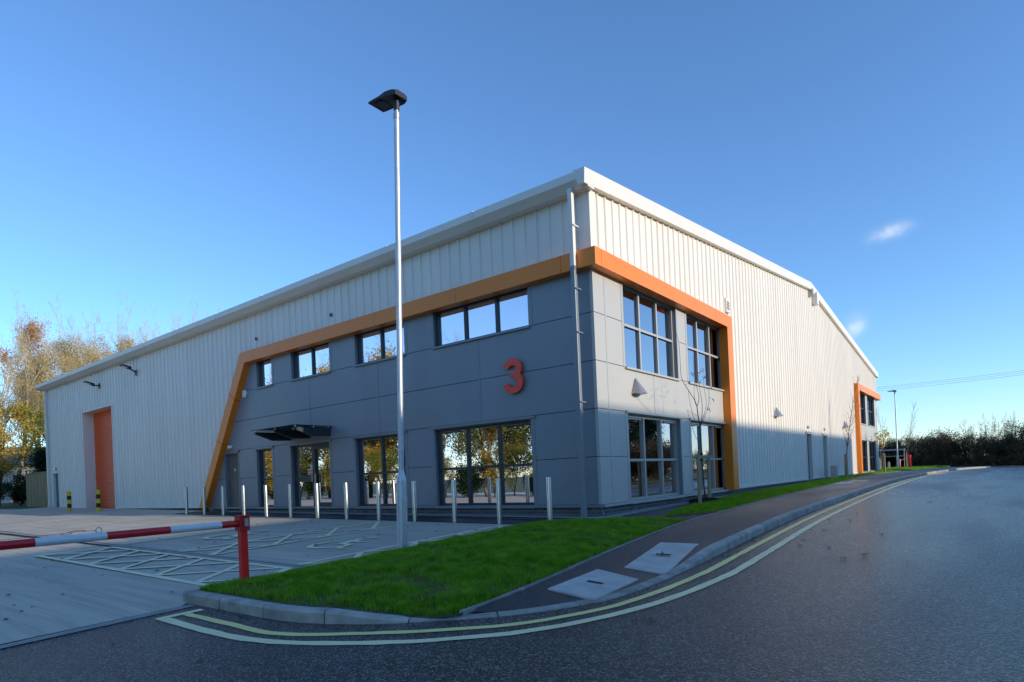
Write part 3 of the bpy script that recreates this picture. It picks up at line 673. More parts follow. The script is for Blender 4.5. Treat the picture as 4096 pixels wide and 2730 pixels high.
def gable(v): return EAVE+0.02 + (RIDGE-EAVE)*(1-abs(v-APEX)/APEX)
# --- profiled cladding sheets, three ribs to a sheet
PITCH_R = 1/3
def sheet_part(fa, u0, u1, zb, zt):
    """zb, zt functions of u"""
    us = []; k0 = math.floor(u0/PITCH_R)-1
    prof = []                                    # (u, depth)
    for k in range(k0, math.ceil(u1/PITCH_R)+1):
        b = k*PITCH_R
        for off, dep in ((0.0, 0.034), (0.018, 0.0), (0.062, 0.0), (0.080, 0.034), (0.205, 0.034), (0.210, 0.0325), (0.226, 0.0325), (0.231, 0.034)): prof.append((b+off, dep))
    prof.sort(); pu = np.array([p[0] for p in prof]); pd = np.array([p[1] for p in prof])
    pts = [(u0, float(np.interp(u0, pu, pd)))] + [p for p in prof if u0+1e-4 < p[0] < u1-1e-4] + [(u1, float(np.interp(u1, pu, pd)))]
    mb = MB(); vs_ = []; n_ = len(pts)
    for u, d in pts:
        a, b = zb(u), zt(u)
        if b < a+0.01: b = a+0.01
        vs_ += [P3(fa, u, d, a), P3(fa, u, d, b)]
    fs = [(2*i, 2*i+1, 2*i+3, 2*i+2) if fa == FR else (2*i, 2*i+2, 2*i+3, 2*i+1) for i in range(n_-1)]
    return mb.add(vs_, fs).build('cladding_sheet', MAT['clad'], wh)
def spans(u0, u1, extra, grid=1.0):
    b = sorted(set([round(u0, 3), round(u1, 3)]+[round(e, 3) for e in extra if u0 < e < u1]+[round(k*grid, 3) for k in range(math.ceil(u0/grid), math.ceil(u1/grid)) if u0 < k*grid < u1]))
    return [(a, c) for a, c in zip(b[:-1], b[1:]) if c-a > 0.004]
RD0, RD1, RDZ = 25.55, 29.32, 4.75; PD0, PD1, PDZ = 33.12, 34.10, 1.93
def front_bottom(u):
    if u <= 13.53: return 5.08
    return max(0.03, leg_z(u)) if u < 16.8 else 0.03
for a, b in spans(0.22, L_END-0.18, [13.53, 16.8, RD0, RD1, PD0, PD1]):
    mid = (a+b)/2
    if RD0 < mid < RD1: fb = lambda u: RDZ
    elif PD0 < mid < PD1: fb = lambda u: PDZ
    else: fb = front_bottom
    sheet_part(FR, a, b, fb, lambda u: EAVE-0.06)
RLEG0, RLEG1 = 7.56, 8.02            # near portal leg on the side wall
FLEG0, FLEG1 = 30.15, 30.62          # far portal leg
sd = [(17.86, 18.86), (21.08, 22.02)]
for a, b in spans(0.22, W_END-0.12, [7.8, 30.4, APEX]+[q for d_ in sd for q in d_]):
    mid = (a+b)/2
    if mid < 7.8 or mid > 30.4: zb = lambda u: 5.08
    elif any(d0 < mid < d1 for d0, d1 in sd): zb = lambda u: 2.03
    else: zb = lambda u: 0.03
    sheet_part(RT, a, b, zb, lambda u: gable(u)-0.06)
# other two walls and roof (plain but real)
MB().box(-L_END, -L_END+0.15, 0.05, W_END-0.16, BZ, EAVE-0.1).build('rear_wall', MAT['clad'], wh)
MB().box(-L_END, -0.05, W_END-0.14, W_END, BZ, EAVE-0.1).build('rear_wall', MAT['clad'], wh)
mb = MB(); 
for (y0, z0, y1, z1) in ((-0.22, EAVE+0.06, APEX, RIDGE+0.10), (APEX, RIDGE+0.10, W_END+0.22, EAVE+0.06)):
    mb.add([(0.08, y0, z0), (0.08, y1, z1), (-L_END-0.08, y1, z1), (-L_END-0.08, y0, z0), (0.08, y0, z0-0.1), (0.08, y1, z1-0.1), (-L_END-0.08, y1, z1-0.1), (-L_END-0.08, y0, z0-0.1)],
           [(0,1,2,3),(7,6,5,4),(0,3,7,4),(1,0,4,5),(2,1,5,6),(3,2,6,7)])
mb.build('roof', MAT['roofgrey'], wh)
# corner and end trims
for z0, z1 in ((5.27, EAVE-0.05),):
    mb = MB(); mb.box(-0.26, 0.006, -0.006, 0.05, z0, z1).box(-0.05, 0.005, 0.05, 0.26, z0, z1); mb.build('corner_flashing', MAT['trim'], wh)
fpart('corner_flashing', FR, L_END-0.20, L_END+0.01, -0.006, 0.05, 0.0, EAVE-0.05, 'trim')
fpart('corner_flashing', RT, W_END-0.16, W_END+0.01, -0.006, 0.05, 0.0, EAVE-0.08, 'trim')
# eaves gutter in lengths with joints
prof = [(0.04, 6.50), (-0.20, 6.50), (-0.35, 6.64), (-0.36, 6.80), (-0.30, 6.83), (0.04, 6.84)]
g0 = -0.112; first = True
while g0 < L_END+0.1:
    g1 = min(g0+3.02, L_END+0.12)
    MB().prism(prof, 'x', -g0+(0.0), -g1+0.012).build('gutter', MAT['trim'], wh)
    pj = [(y*1.012-0.002, z+(0.006 if z > 6.7 else -0.006)) for y, z in prof]
    if g1 < L_END: MB().prism(pj, 'x', -g1+0.05, -g1-0.05).build('gutter_joint', MAT['trim'], wh)
    g0 = g1
# verge flashing up the gable
def verge(y0, z0, y1, z1):
    mb = MB(); t, b = 0.14, -0.17
    a = [(0.115, y0, z0+b), (0.115, y1, z1+b), (0.135, y1, z1+t), (0.135, y0, z0+t), (-0.03, y0, z0+b), (-0.03, y1, z1+b), (-0.15, y1, z1+t+0.01), (-0.15, y0, z0+t+0.01)]
    mb.add(a, [(0,1,2,3),(3,2,6,7),(5,4,7,6),(1,0,4,5),(0,3,7,4),(2,1,5,6)]); return mb.build('verge_flashing', MAT['trim'], wh)
k = 6
sl_ = (RIDGE-EAVE)/APEX
for i in range(k):
    ya, yb = -0.36+(APEX+0.36)*i/k, -0.36+(APEX+0.36)*(i+1)/k-0.006
    verge(ya, EAVE-0.0+sl_*ya+0.02, yb, EAVE+sl_*yb+0.02)
for i in range(k):
    ya, yb = APEX+(W_END+0.36-APEX)*i/k, APEX+(W_END+0.36-APEX)*(i+1)/k-0.006
    verge(ya, RIDGE+0.02-sl_*(ya-APEX), yb, RIDGE+0.02-sl_*(yb-APEX))
# --- grey office corner: panel layout
FWIN_UP = [(1.65, 4.66, 3), (5.72, 7.80, 2), (8.98, 11.00, 2), (12.10, 13.05, 1)]
FWIN_LO = [(1.71, 4.78, 3), (5.87, 7.97, 2), (9.16, 11.22, 'E'), (12.28, 13.25, 1), (14.40, 15.42, 'D')]
RWIN = [(1.30, 4.23), (4.92, 7.82)]
GAP = 0.007
class BK:
    def box(s, *a): MB().box(*a).build('backing_panel', MAT['backing'], wh)
    def prism(s, *a): MB().prism(*a).build('backing_panel', MAT['backing'], wh)
back_mb = BK()
def panel(fa, u0, u1, z0, z1):
    a = u0+(0 if u0 < 0.08 else GAP)
    fpart('wall_panel', fa, a, u1-GAP, 0.0, 0.07, z0+GAP, z1-GAP, 'panel' if fa == FR else 'panel_side')
    fbox(back_mb, fa, max(u0, 0.09)-0.001, u1+0.001, 0.035, 0.16, z0-0.001, z1+0.001)
def diag_panel(u0, z0, z1):
    uA, uB = leg_mid(z0)+0.0, leg_mid(z1)+0.0
    for d0, d1, g, mat, bm_ in ((0.0, 0.07, GAP, 'panel', None), (0.035, 0.16, 0, 'backing', back_mb)):
        poly = [(-(u0+g), z0+g), (-uA, z0+g), (-uB, z1-g), (-(u0+g), z1-g)]
        if bm_ is None: MB().prism(poly, 'y', d0, d1).build('wall_panel', MAT[mat], wh)
        else: bm_.prism(poly, 'y', d0, d1)
Z2 = 1.94; ZU = 4.00; ZT = 4.92
lo = sorted(FWIN_LO); up_ = sorted(FWIN_UP)
def piers(ops, start): 
    r_ = []; a = start
    for q in ops: r_.append((a, q[0])); a = q[1]
    return r_, a
pl, la = piers(lo, 0.50)
for z0, z1 in ((0.0, 1.0), (1.0, 2.0)):
    panel(FR, 0.0705, 0.50, z0, z1)
    for a, b in pl: panel(FR, a, b, z0, z1)
    diag_panel(la, z0, z1)
for z0, z1 in ((2.0, 3.0), (3.0, 4.0)):
    panel(FR, 0.0705, 0.50, z0, z1)
    cuts = [0.50, 3.19, 6.87, 10.08]
    for a, b in zip(cuts[:-1], cuts[1:]): panel(FR, a, b, z0, z1)
    diag_panel(10.08, z0, z1)
pu_, ua = piers(up_, 0.50)
panel(FR, 0.0705, 0.50, 4.0, ZT)
for a, b in pu_: panel(FR, a, b, 4.0, ZT)
diag_panel(ua, 4.0, ZT)
# side: corner column + piers
for z0, z1 in ((0, 1), (1, 2), (2, 3), (3, 4), (4, ZT)):
    panel(RT, 0.0, 0.48, z0, z1)
    if z0 == 2:
        for a, b in zip((0.48, 2.75, 6.35), (2.75, 6.35, 7.80)): panel(RT, a, b, z0, z1)
    else:
        panel(RT, 0.48, 1.30, z0, z1); panel(RT, 4.23, 4.92, z0, z1)
        fbox(back_mb, RT, 7.80, 8.0, 0.0, 0.16, z0, z1)
# far portal on the side wall
FW = [(31.05, 33.95), (34.72, 37.62)]
for z0, z1 in ((0, 1), (1, 2), (2, 3), (3, 4), (4, ZT)):
    panel(RT, 38.1, 38.85, z0, z1)
    if z0 == 2: panel(RT, 30.5, 34.3, z0, z1); panel(RT, 34.3, 38.1, z0, z1)
    else: panel(RT, 33.95, 34.72, z0, z1); panel(RT, 37.62, 38.1, z0, z1); fbox(back_mb, RT, 30.2, 31.05, 0.0, 0.16, z0, z1)
# lintel backing above windows behind the bands
fbox(back_mb, FR, 0, 13.5, 0.04, 0.16, ZT, 5.10); fbox(back_mb, RT, 0.2, 7.8, 0.04, 0.16, ZT, 5.10); fbox(back_mb, RT, 30.4, 38.8, 0.04, 0.16, ZT, 5.10)
# vertical cover strips
for u, z0, z1 in ((0.50, 0, ZT), (3.19, 2.0, 3.9), (6.87, 2.06, 3.9), (10.08, 2.06, 3.9)): fpart('cover_strip', FR, u-0.032, u+0.032, -0.005, 0.0, z0, z1, 'greytrim')
for v, z0, z1 in ((0.48, 0, ZT), (2.75, 2.06, 2.92), (6.35, 2.06, 2.92)): fpart('cover_strip', RT, v-0.022, v+0.022, -0.005, 0.0, z0, z1, 'sidetrim')
# base flashing
fpart('base_flashing', FR, -0.01, 16.7, -0.045, 0.06, -0.055, 0.0, 'greytrim'); fpart('base_flashing', RT, 0.06, 7.5, -0.045, 0.06, -0.055, 0.0, 'sidetrim')
fpart('base_flashing', FR, 17.0, RD0-0.06, -0.02, 0.06, -0.03, 0.03, 'trim'); fpart('base_flashing', FR, RD1+0.06, PD0-0.06, -0.02, 0.06, -0.03, 0.03, 'trim'); fpart('base_flashing', FR, PD1+0.06, L_END, -0.02, 0.06, -0.03, 0.03, 'trim')
for a, b in ((8.03, sd[0][0]-0.05), (sd[0][1]+0.05, sd[1][0]-0.05), (sd[1][1]+0.05, FLEG0-0.01)): fpart('base_flashing', RT, a, b, -0.02, 0.06, -0.03, 0.03, 'trim')
# --- windows
def opening_trim(fa, u0, u1, z0, z1, dep, sill=True, head=True):
    """reveals, jamb flashings, head drip and sill"""
    tm = 'greytrim' if fa == FR else 'sidetrim'
    for a, b in ((u0-0.004, u0+0.018), (u1-0.018, u1+0.004)): fpart('reveal', fa, a, b, -0.006, dep, z0, z1, 'greytrim')
    fpart('reveal', fa, u0, u1, 0.0, dep, z1-0.018, z1+0.002, 'greytrim')
    for a, b in ((u0-0.09, u0-0.005), (u1+0.005, u1+0.09)): fpart('jamb_flashing', fa, a, b, -0.007, -0.001, z0, z1, tm)
    if head: fpart('head_drip', fa, u0-0.10, u1+0.10, -0.05, 0.0, z1, z1+0.055, tm)
    if sill: fpart('sill', fa, u0-0.02, u1+0.02, -0.055, dep, z0-0.045, z0, tm)
def window(fa, u0, u1, z0, z1, cols, rows, gmat, dep=0.15, fm='dark', vents=()):
    fw = 0.055; d0, d1 = dep-0.055, dep+0.015; mb = MB()
    a0, a1 = u0+0.019, u1-0.019; z1 = z1-0.02
    us = np.linspace(a0, a1, cols+1); zr = [z0]+list(rows)+[z1]
    for z_, t in [(z0, (0, fw)), (z1, (-fw, 0))]+[(q, (-fw/2, fw/2)) for q in rows]: fbox(mb, fa, a0, a1, d0, d1, z_+t[0], z_+t[1])
    for i, u in enumerate(us):
        t = (0, fw) if i == 0 else ((-fw, 0) if i == cols else (-fw*0.6, fw*0.6))
        fbox(mb, fa, u+t[0], u+t[1], d0-0.004, d1+0.003, z0+0.001, z1-0.001)
    for c in vents: fbox(mb, fa, us[c]+0.15, us[c+1]-0.15, d0-0.02, d0, z1-0.10, z1-0.07)
    wobj = mb.build('window', MAT[fm], wh)
    for r_ in range(len(zr)-1):
        for c in range(cols):
            o = fbox(MB(), fa, us[c]+fw*0.3, us[c+1]-fw*0.3, dep-0.006, dep+0.004, zr[r_]+fw*0.3, zr[r_+1]-fw*0.3)
            o.build('pane', MAT[gmat], wobj)
    return wobj
for u0, u1, c in FWIN_UP:
    opening_trim(FR, u0, u1, ZU, ZT, 0.15, head=False); window(FR, u0, u1, ZU, ZT, c, [], 'glass')
for u0, u1, c in FWIN_LO:
    if isinstance(c, int):
        opening_trim(FR, u0, u1, -0.02, Z2, 0.15); window(FR, u0, u1, 0.0, Z2, c, [0.92], 'glass', vents=(0, c-1) if c == 3 else ())
for v0, v1 in RWIN:
    opening_trim(RT, v0, v1, 3.0, ZT, 0.15, head=False); window(RT, v0, v1, 3.0, ZT, 3, [4.0], 'glass_side', fm='sidetrim')
    opening_trim(RT, v0, v1, -0.02, 1.97, 0.15); window(RT, v0, v1, 0.0, 1.97, 3, [0.92], 'glass_side', fm='sidetrim', vents=(0, 2))
for v0, v1 in FW:
    opening_trim(RT, v0, v1, 3.0, ZT, 0.15, head=False); window(RT, v0, v1, 3.0, ZT, 3, [4.0], 'glass_side')
    opening_trim(RT, v0, v1, 0.0, 1.97, 0.15); window(RT, v0, v1, 0.02, 1.97, 3, [0.92], 'glass_side')
# entrance: glazed side light + door
u0, u1 = 9.16, 11.22
opening_trim(FR, u0, u1, -0.05, Z2, 0.15, sill=False)
ent = window(FR, u0, u1, -0.05, Z2, 2, [], 'glass'); ent.name = 'entrance_screen'; ORG[ent.name] = ORG[wh.name]
um = (u0+u1)/2
mb = MB(); fbox(mb, FR, um+0.03, u1-0.05, 0.085, 0.17, 0.77, 0.95); mb.build('mid_rail', MAT['dark'], ent)
mb = MB()
for a, b, z0, z1 in ((u0+0.06, u0+0.14, -0.0, 1.86), (um-0.14, um-0.04, 0.0, 1.86), (u0+0.14, um-0.14, 0.0, 0.12), (u0+0.14, um-0.14, 1.76, 1.86)): fbox(mb, FR, a, b, 0.08, 0.135, z0, z1)
dr = mb.build('door', MAT['dark'], ent)
mb = MB(); fbox(mb, FR, um-0.20, um-0.15, 0.02, 0.06, 0.72, 1.0); fbox(mb, FR, um-0.02, um+0.06, 0.06, 0.088, 0.76, 1.0); mb.build('door_handle', MAT['chrome'], ent)
fpart('lock_plate', FR, um-0.01, um+0.03, 0.07, 0.092, 1.30, 1.38, 'chrome', ent)
fpart('notice', FR, um+0.10, um+0.34, 0.138, 0.1435, 0.98, 1.16, 'whiteplastic', ent); fpart('notice', FR, um+0.12, um+0.32, 0.136, 0.138, 1.00, 1.05, 'signred', ent); fpart('notice', FR, um+0.12, um+0.32, 0.136, 0.138, 1.08, 1.13, 'signred', ent)
# solid door in the grey front
def solid_door(fa, u0, u1, z0, z1, mat, dep=0.15, trim='greytrim', handle_side=1, disc=False, name='personnel_door'):
    for a, b in ((u0-0.004, u0+0.05), (u1-0.05, u1+0.004)): fpart('reveal', fa, a, b, -0.012, dep+0.03, z0, z1, trim)
    fpart('reveal', fa, u0, u1, -0.012, dep+0.03, z1-0.05, z1+0.006, trim)
    fpart('head_drip', fa, u0-0.08, u1+0.08, -0.05, 0.02, z1+0.006, z1+0.05, trim)
    d_ = fpart(name, fa, u0+0.052, u1-0.052, dep-0.045, dep, z0+0.01, z1-0.052, mat, bevel=0.004)
    hu = u0+0.14 if handle_side > 0 else u1-0.14
    fbox(MB(), fa, hu-0.05, hu+0.05, dep-0.10, dep-0.075, 0.92, 0.945).build('door_handle', MAT['chrome'], d_)
    hb = u1-0.055 if handle_side > 0 else u0+0.055
    for z in (z0+0.25, (z0+z1)/2, z1-0.30): fbox(MB(), fa, hb-0.012, hb+0.012, dep-0.06, dep-0.04, z, z+0.10).build('hinge', MAT['chrome'], d_)
    return d_
m = M('door_bronze_grey', (0.13, 0.125, 0.11), 0.45); MAT['doorgrey'] = m
dd = solid_door(FR, 14.40, 15.42, -0.12, Z2, 'doorgrey')
mb = MB(); mb.tube([(-14.90, 0.108, 1.32), (-14.90, 0.10, 1.32)], 0.05, 16); mb.build('door_disc', MAT['whiteplastic'], dd)
MAT['slate'] = M('slate_door_paint', (0.10, 0.125, 0.15), 0.45)
solid_door(FR, PD0, PD1, -0.06, PDZ, 'slate', 0.16, 'trim')
for v0, v1 in sd: solid_door(RT, v0, v1, -0.04, 2.03, 'slate', 0.18, 'trim', -1)
# --- orange portal bands, in lengths
def band(fa, cuts, z0, z1, d0=-0.22, d1=0.04):
    for a, b in zip(cuts[:-1], cuts[1:]): fpart('orange_band', fa, a+0.004, b-0.004, d0, d1, z0, z1, 'orange', bevel=0.004)
BB, BT = 4.885, 5.25
band(FR, [-0.22, 0.62, 3.65, 6.64, 9.70, 12.8], BB, BT)
MB().prism([(-12.804, BB), (-13.40, BB), (-13.67, BT), (-12.804, BT)], 'y', -0.22, 0.04).build('orange_band', MAT['orange'], wh)
lo_o, lo_i, hi_o, hi_i = (17.02, -0.02), (16.62, -0.02), (13.67, BT), (13.40, BB)
def lerp(a, b, t): return (a[0]+(b[0]-a[0])*t, a[1]+(b[1]-a[1])*t)
for t0, t1 in ((0, 0.46), (0.464, 0.757), (0.761, 1.0)):
    A, B, Cc, D = lerp(lo_o, hi_o, t0), lerp(lo_i, hi_i, t0), lerp(lo_i, hi_i, t1), lerp(lo_o, hi_o, t1)
    MB().prism([(-A[0], A[1]), (-B[0], B[1]), (-Cc[0], Cc[1]), (-D[0], D[1])], 'y', -0.22, 0.04).build('orange_leg', MAT['orange'], wh)
band(RT, [0.042, 0.62, 3.6, 6.6, RLEG1], BB, BT)
fpart('orange_leg', RT, RLEG0, RLEG1, -0.22, 0.04, -0.02, BB-0.004, 'orange')
band(RT, [FLEG0, 32.6, 35.6, 38.6, W_END+0.35], BB+0.02, BT+0.04)
fpart('orange_leg', RT, FLEG0, FLEG1, -0.22, 0.04, -0.02, BB+0.016, 'orange')
# soffit under bands over glazing is the band itself; dark closer strip above windows
# --- roller shutter
for a, b in ((RD0-0.05, RD0+0.02), (RD1-0.02, RD1+0.05)): fpart('reveal', FR, a, b, -0.012, 0.52, -0.2, RDZ+0.02, 'trim')
fpart('reveal', FR, RD0, RD1, -0.012, 0.52, RDZ-0.02, RDZ+0.03, 'trim')
rs = empty('roller_shutter', (-(RD0+RD1)/2, 0.5, -0.12)); rs.parent = wh; rs.location = tuple(ORG[rs.name]-ORG[wh.name])
def mk_slat():
    z0 = 0.0; mb = MB(); prof = [(0.0, 0.0), (-0.022, 0.02), (-0.028, 0.05), (-0.022, 0.082), (0.0, 0.10), (0.01, 0.10), (0.01, 0.0)]
    mb.prism(prof, 'x', (RD1-RD0)/2-0.02, -(RD1-RD0)/2+0.02); me = bpy.data.meshes.new('slat'); me.from_pydata(mb.v, [], mb.f); me.materials.append(MAT['rollerorange']); return me
sm = mk_slat(); zz = -0.12
while zz < RDZ-0.08:
    o = bpy.data.objects.new('slat', sm); COL.objects.link(o); o.parent = rs; o.location = (0, 0, zz+0.12); zz += 0.104
# --- downpipes
def downpipe(u, d0, segs, brk, wd=0.10, shoe=True):
    for z0, z1, mt in segs: fpart('downpipe', FR, u-wd/2, u+wd/2, d0-wd, d0, z0, z1, mt, bevel=0.008)
    for z, mt in brk: fpart('pipe_bracket', FR, u-wd/2-0.03, u+wd/2+0.012, d0-wd-0.004, min(0.0, d0+0.09), z, z+0.025, mt)
downpipe(0.27, -0.228, ((-0.27, 1.95, 'greytrim'), (1.955, 4.92, 'greytrim'), (4.925, 6.52, 'trim')), [(z, 'greytrim') for z in (0.62, 2.12, 3.55, 4.45)]+[(5.75, 'trim')])
for z in (4.86, 1.90): fpart('pipe_collar', FR, 0.27-0.056, 0.27+0.056, -0.334, -0.224, z, z+0.07, 'greytrim')
downpipe(34.55, -0.03, ((-0.15, 6.52, 'trim'),), [(z, 'trim') for z in (0.5, 2.0, 3.5, 5.0)])
# --- entrance canopy
cp = empty('entrance_canopy', (-10.15, -0.6, 2.1)); cp.parent = wh; cp.location = tuple(ORG[cp.name]-ORG[wh.name])
for u in (9.12, 10.15, 11.18):
    MB().prism([(0.0, 2.10), (-0.62, 2.08), (-1.20, 2.27), (-1.20, 2.33), (0.0, 2.345)], 'x', -u-0.04, -u+0.04).build('bracket', MAT['dark'], cp)
    for y in (-1.15, -0.55, -0.05): MB().lathe([(0.022, 0), (0.022, 0.05), (0.03, 0.051), (0.03, 0.062), (0.001, 0.063)], (-u, y, 2.338), 12).build('glass_clamp', MAT['chrome'], cp)
MB().box(-11.32, -8.98, -1.26, -0.01, 2.372, 2.388).build('glass_sheet', MAT['canopyglass'], cp)
# --- vents and small wall fittings that are part of the wall
for v in (8.22, 31.7):
    o = fpart('louvre_vent', RT, v-0.15, v+0.17, -0.05, 0.03, 5.48, 5.90, 'trim')
    for i in range(6): fpart('slat', RT, v-0.10, v+0.12, -0.054, -0.049, 5.56+i*0.045, 5.582+i*0.045, 'backing', o)
for u in (12.98, 8.84): 
    mb = MB(); mb.tube([(-u, -0.012, 5.65), (-u, 0.03, 5.65)], 0.055, 20); o = mb.build('overflow_pipe', MAT['greytrim'], wh)
    MB().tube([(-u, -0.0145, 5.65), (-u, -0.0125, 5.65)], 0.043, 16).build('pipe_mouth', MAT['rubber'], o)
o = fpart('equipment_box', RT, 19.55, 19.75, -0.16, 0.02, 8.30, 8.62, 'greyalu'); o = fpart('equipment_box', RT, 20.25, 20.6, -0.20, 0.02, 8.05, 8.60, 'trim')
# --- plinth: mortar wall with individual bricks near the corner
def plinth(fa, u0, u1): fpart('plinth', fa, u0, u1, 0.036, 0.14, -0.55, -0.02, 'mortar')
plinth(FR, 0.035, 16.8); plinth(RT, 0.14, 29.9); fpart('plinth', FR, 16.8, RD0-0.05, 0.03, 0.14, -0.5, 0.0, 'backing'); fpart('plinth', FR, RD1+0.05, L_END, 0.03, 0.14, -0.5, 0.0, 'backing'); fpart('plinth', RT, 29.9, W_END, 0.03, 0.14, -0.5, 0.05, 'brick')
bme = {}
def brick(fa, u, z, ln):
    key = (fa, round(ln, 3))
    if key not in bme:
        mb = MB(); mb.box(0, ln, 0, 0.05, 0, 0.063) if fa == FR else mb.box(0, 0.05, 0, ln, 0, 0.063)
        me = bpy.data.meshes.new('brick'); me.from_pydata(mb.v, [], mb.f); me.materials.append(MAT['brick']); bme[key] = me
    o = bpy.data.objects.new('brick', bme[key]); COL.objects.link(o); o.parent = wh
    loc = np.array((-u-ln, 0.026+rnd.uniform(0, 0.003), z)) if fa == FR else np.array((-0.076-rnd.uniform(0, 0.003), u, z))
    o.location = tuple(loc-ORG[wh.name])
rest = MB()
for row in range(4):
    z = -0.125-row*0.075
    for fa, start, lim, tot in ((FR, 0.026, 8.4, 16.6), (RT, 0.026, 7.6, 29.8)):
        u = start; k = 0
        if row % 2: 
            if fa == FR: brick(fa, u, z, 0.1025)
            u += 0.1125
        while u+0.215 < tot:
            if u < lim: brick(fa, u, z, 0.215)
            else: fbox(rest, fa, u, u+0.215, 0.027, 0.06, z, z+0.063)
            u += 0.225
tag(rest.build('brickwork', MAT['brick'], wh), kind='stuff')
# --- interior (dark rooms behind the glazing)
MB().box(-16.5, -0.25, 4.2, 4.3, -0.2, 4.95).build('inner_wall', MAT['interior'], wh)
MB().box(-4.3, -4.2, 4.35, 8.3, -0.2, 4.95).build('inner_wall', MAT['interior'], wh)
MB().box(-16.5, -0.25, 0.3, 8.3, 2.05, 2.9).build('inner_floor', MAT['interior'], wh)
MB().box(-16.5, -0.25, 0.3, 8.3, -0.3, -0.06).build('inner_floor', MAT['interior'], wh)
MB().box(-16.5, -0.25, 0.3, 8.3, 4.95, 5.05).build('inner_floor', MAT['interior'], wh)
MB().box(-16.6, -16.5, 0.3, 4.2, -0.2, 4.95).build('inner_wall', MAT['interior'], wh)
MB().box(-4.3, -0.25, 8.3, 8.4, -0.2, 4.95).build('inner_wall', MAT['interior'], wh)
MB().box(-3.5, -3.4, 30.2, 38.7, -0.2, 4.95).build('inner_wall', MAT['interior'], wh)
MB().box(-3.4, -0.25, 30.2, 38.7, 2.05, 2.9).build('inner_floor', MAT['interior'], wh)
lamp_o = MB(); lamp_o.tube([(-10.35, 1.2, 1.72), (-10.35, 1.24, 1.72)], 0.20, 24); tag(lamp_o.build('globe_light', MAT['roomlight']), 'round lit lamp glowing inside the glazed entrance', 'light')
tag(MB().box(-9.9, -9.4, 1.2, 1.6, 4.80, 4.84).build('ceiling_light', MAT['roomlight']), 'lit ceiling panel inside the two-pane upper window over the entrance', 'light')

# ================================================================== THINGS FIXED TO THE BUILDING
# number 3
def number3():
    w_ = 0.155; path = []
    for a in np.radians(np.linspace(172, -78, 34)): path.append((0.185*math.cos(a)-0.005, 0.168+0.152*math.sin(a)))
    up_path = [p for p in path]
    lowp = []
    for a in np.radians(np.linspace(80, -172, 38)): lowp.append((0.205*math.cos(a), -0.145+0.178*math.sin(a)))
    mb = MB()
    for pth_, y0, y1 in ((up_path, -0.095, -0.035), (lowp, -0.0955, -0.0345)):
        P = np.array(pth_); T, N = normals2(P); A = P+N*w_/2; B = P-N*w_/2; k = len(P)
        vs_ = []
        for (q, yy) in ((A, y0), (B, y0), (A, y1), (B, y1)): vs_ += [(-2.115+p[0], yy, 2.935+p[1]) for p in q]
        fs = []
        for i in range(k-1): fs += [(i, i+1, k+i+1, k+i), (2*k+i, 3*k+i, 3*k+i+1, 2*k+i+1), (i, 2*k+i, 2*k+i+1, i+1), (k+i, k+i+1, 3*k+i+1, 3*k+i)]
        fs += [(0, k, 3*k, 2*k), (k-1, 3*k-1, 4*k-1, 2*k-1)]
        mb.add(vs_, fs)
    mb.box(-2.17, -2.05, -0.0952, -0.0348, 2.905, 2.985)
    o = mb.build('number_sign', MAT['signred'])
    for dx, dz in ((0.1, 0.25), (0.12, -0.27)): MB().tube([(-2.115+dx, -0.036, 2.935+dz), (-2.115+dx, 0.0, 2.935+dz)], 0.012, 8).build('standoff', MAT['chrome'], o)
    return o
tag(number3(), 'big red number 3 standing off the grey front wall', 'sign')
# cone shaped wall lights
def cone_light(v, z, label):
    o = empty('wall_light', (0.0, v, z)); n_ = 20; hgt = 0.36; R_ = 0.20
    mb = MB(); ap_ = (0.02, v, z+hgt/2); vs_ = [(0.02+0.012*math.cos(a), v+0.02*math.sin(a), z+hgt/2) for a in np.linspace(-math.pi/2, math.pi/2, n_)]
    vs_ += [(0.02+0.26*max(0, math.cos(a)), v+R_*math.sin(a), z-hgt/2+0.06*(1-math.cos(a))*0) for a in np.linspace(-math.pi/2, math.pi/2, n_)]
    fs = [(i, i+1, n_+i+1, n_+i) for i in range(n_-1)]; fs += [tuple(range(n_)), (0, n_, 2*n_-1, n_-1)]
    mb.add(vs_, fs); mb.build('shade', MAT['greyalu'], o)
    mb = MB(); mb.add([(0.025, v-R_*0.8, z-hgt/2+0.006)]+[(0.03+0.21*math.cos(a), v+R_*0.8*math.sin(a), z-hgt/2+0.006) for a in np.linspace(-math.pi/2, math.pi/2, 14)], [tuple(range(15))]); mb.build('diffuser', MAT['whiteplastic'], o)
    MB().box(0.0, 0.022, v-R_*1.0, v+R_*1.0, z-hgt/2-0.02, z-hgt/2+0.05).build('back_plate', MAT['greyalu'], o)
    return tag(o, label, 'wall light', 'cone shaped wall lights along the side wall')
cone_light(1.74, 2.60, 'silver cone wall light between the corner windows'); cone_light(13.2, 2.66, 'silver cone wall light on the ribbed side wall before the doors'); cone_light(26.5, 2.72, 'silver cone wall light on the ribbed side wall past the doors')
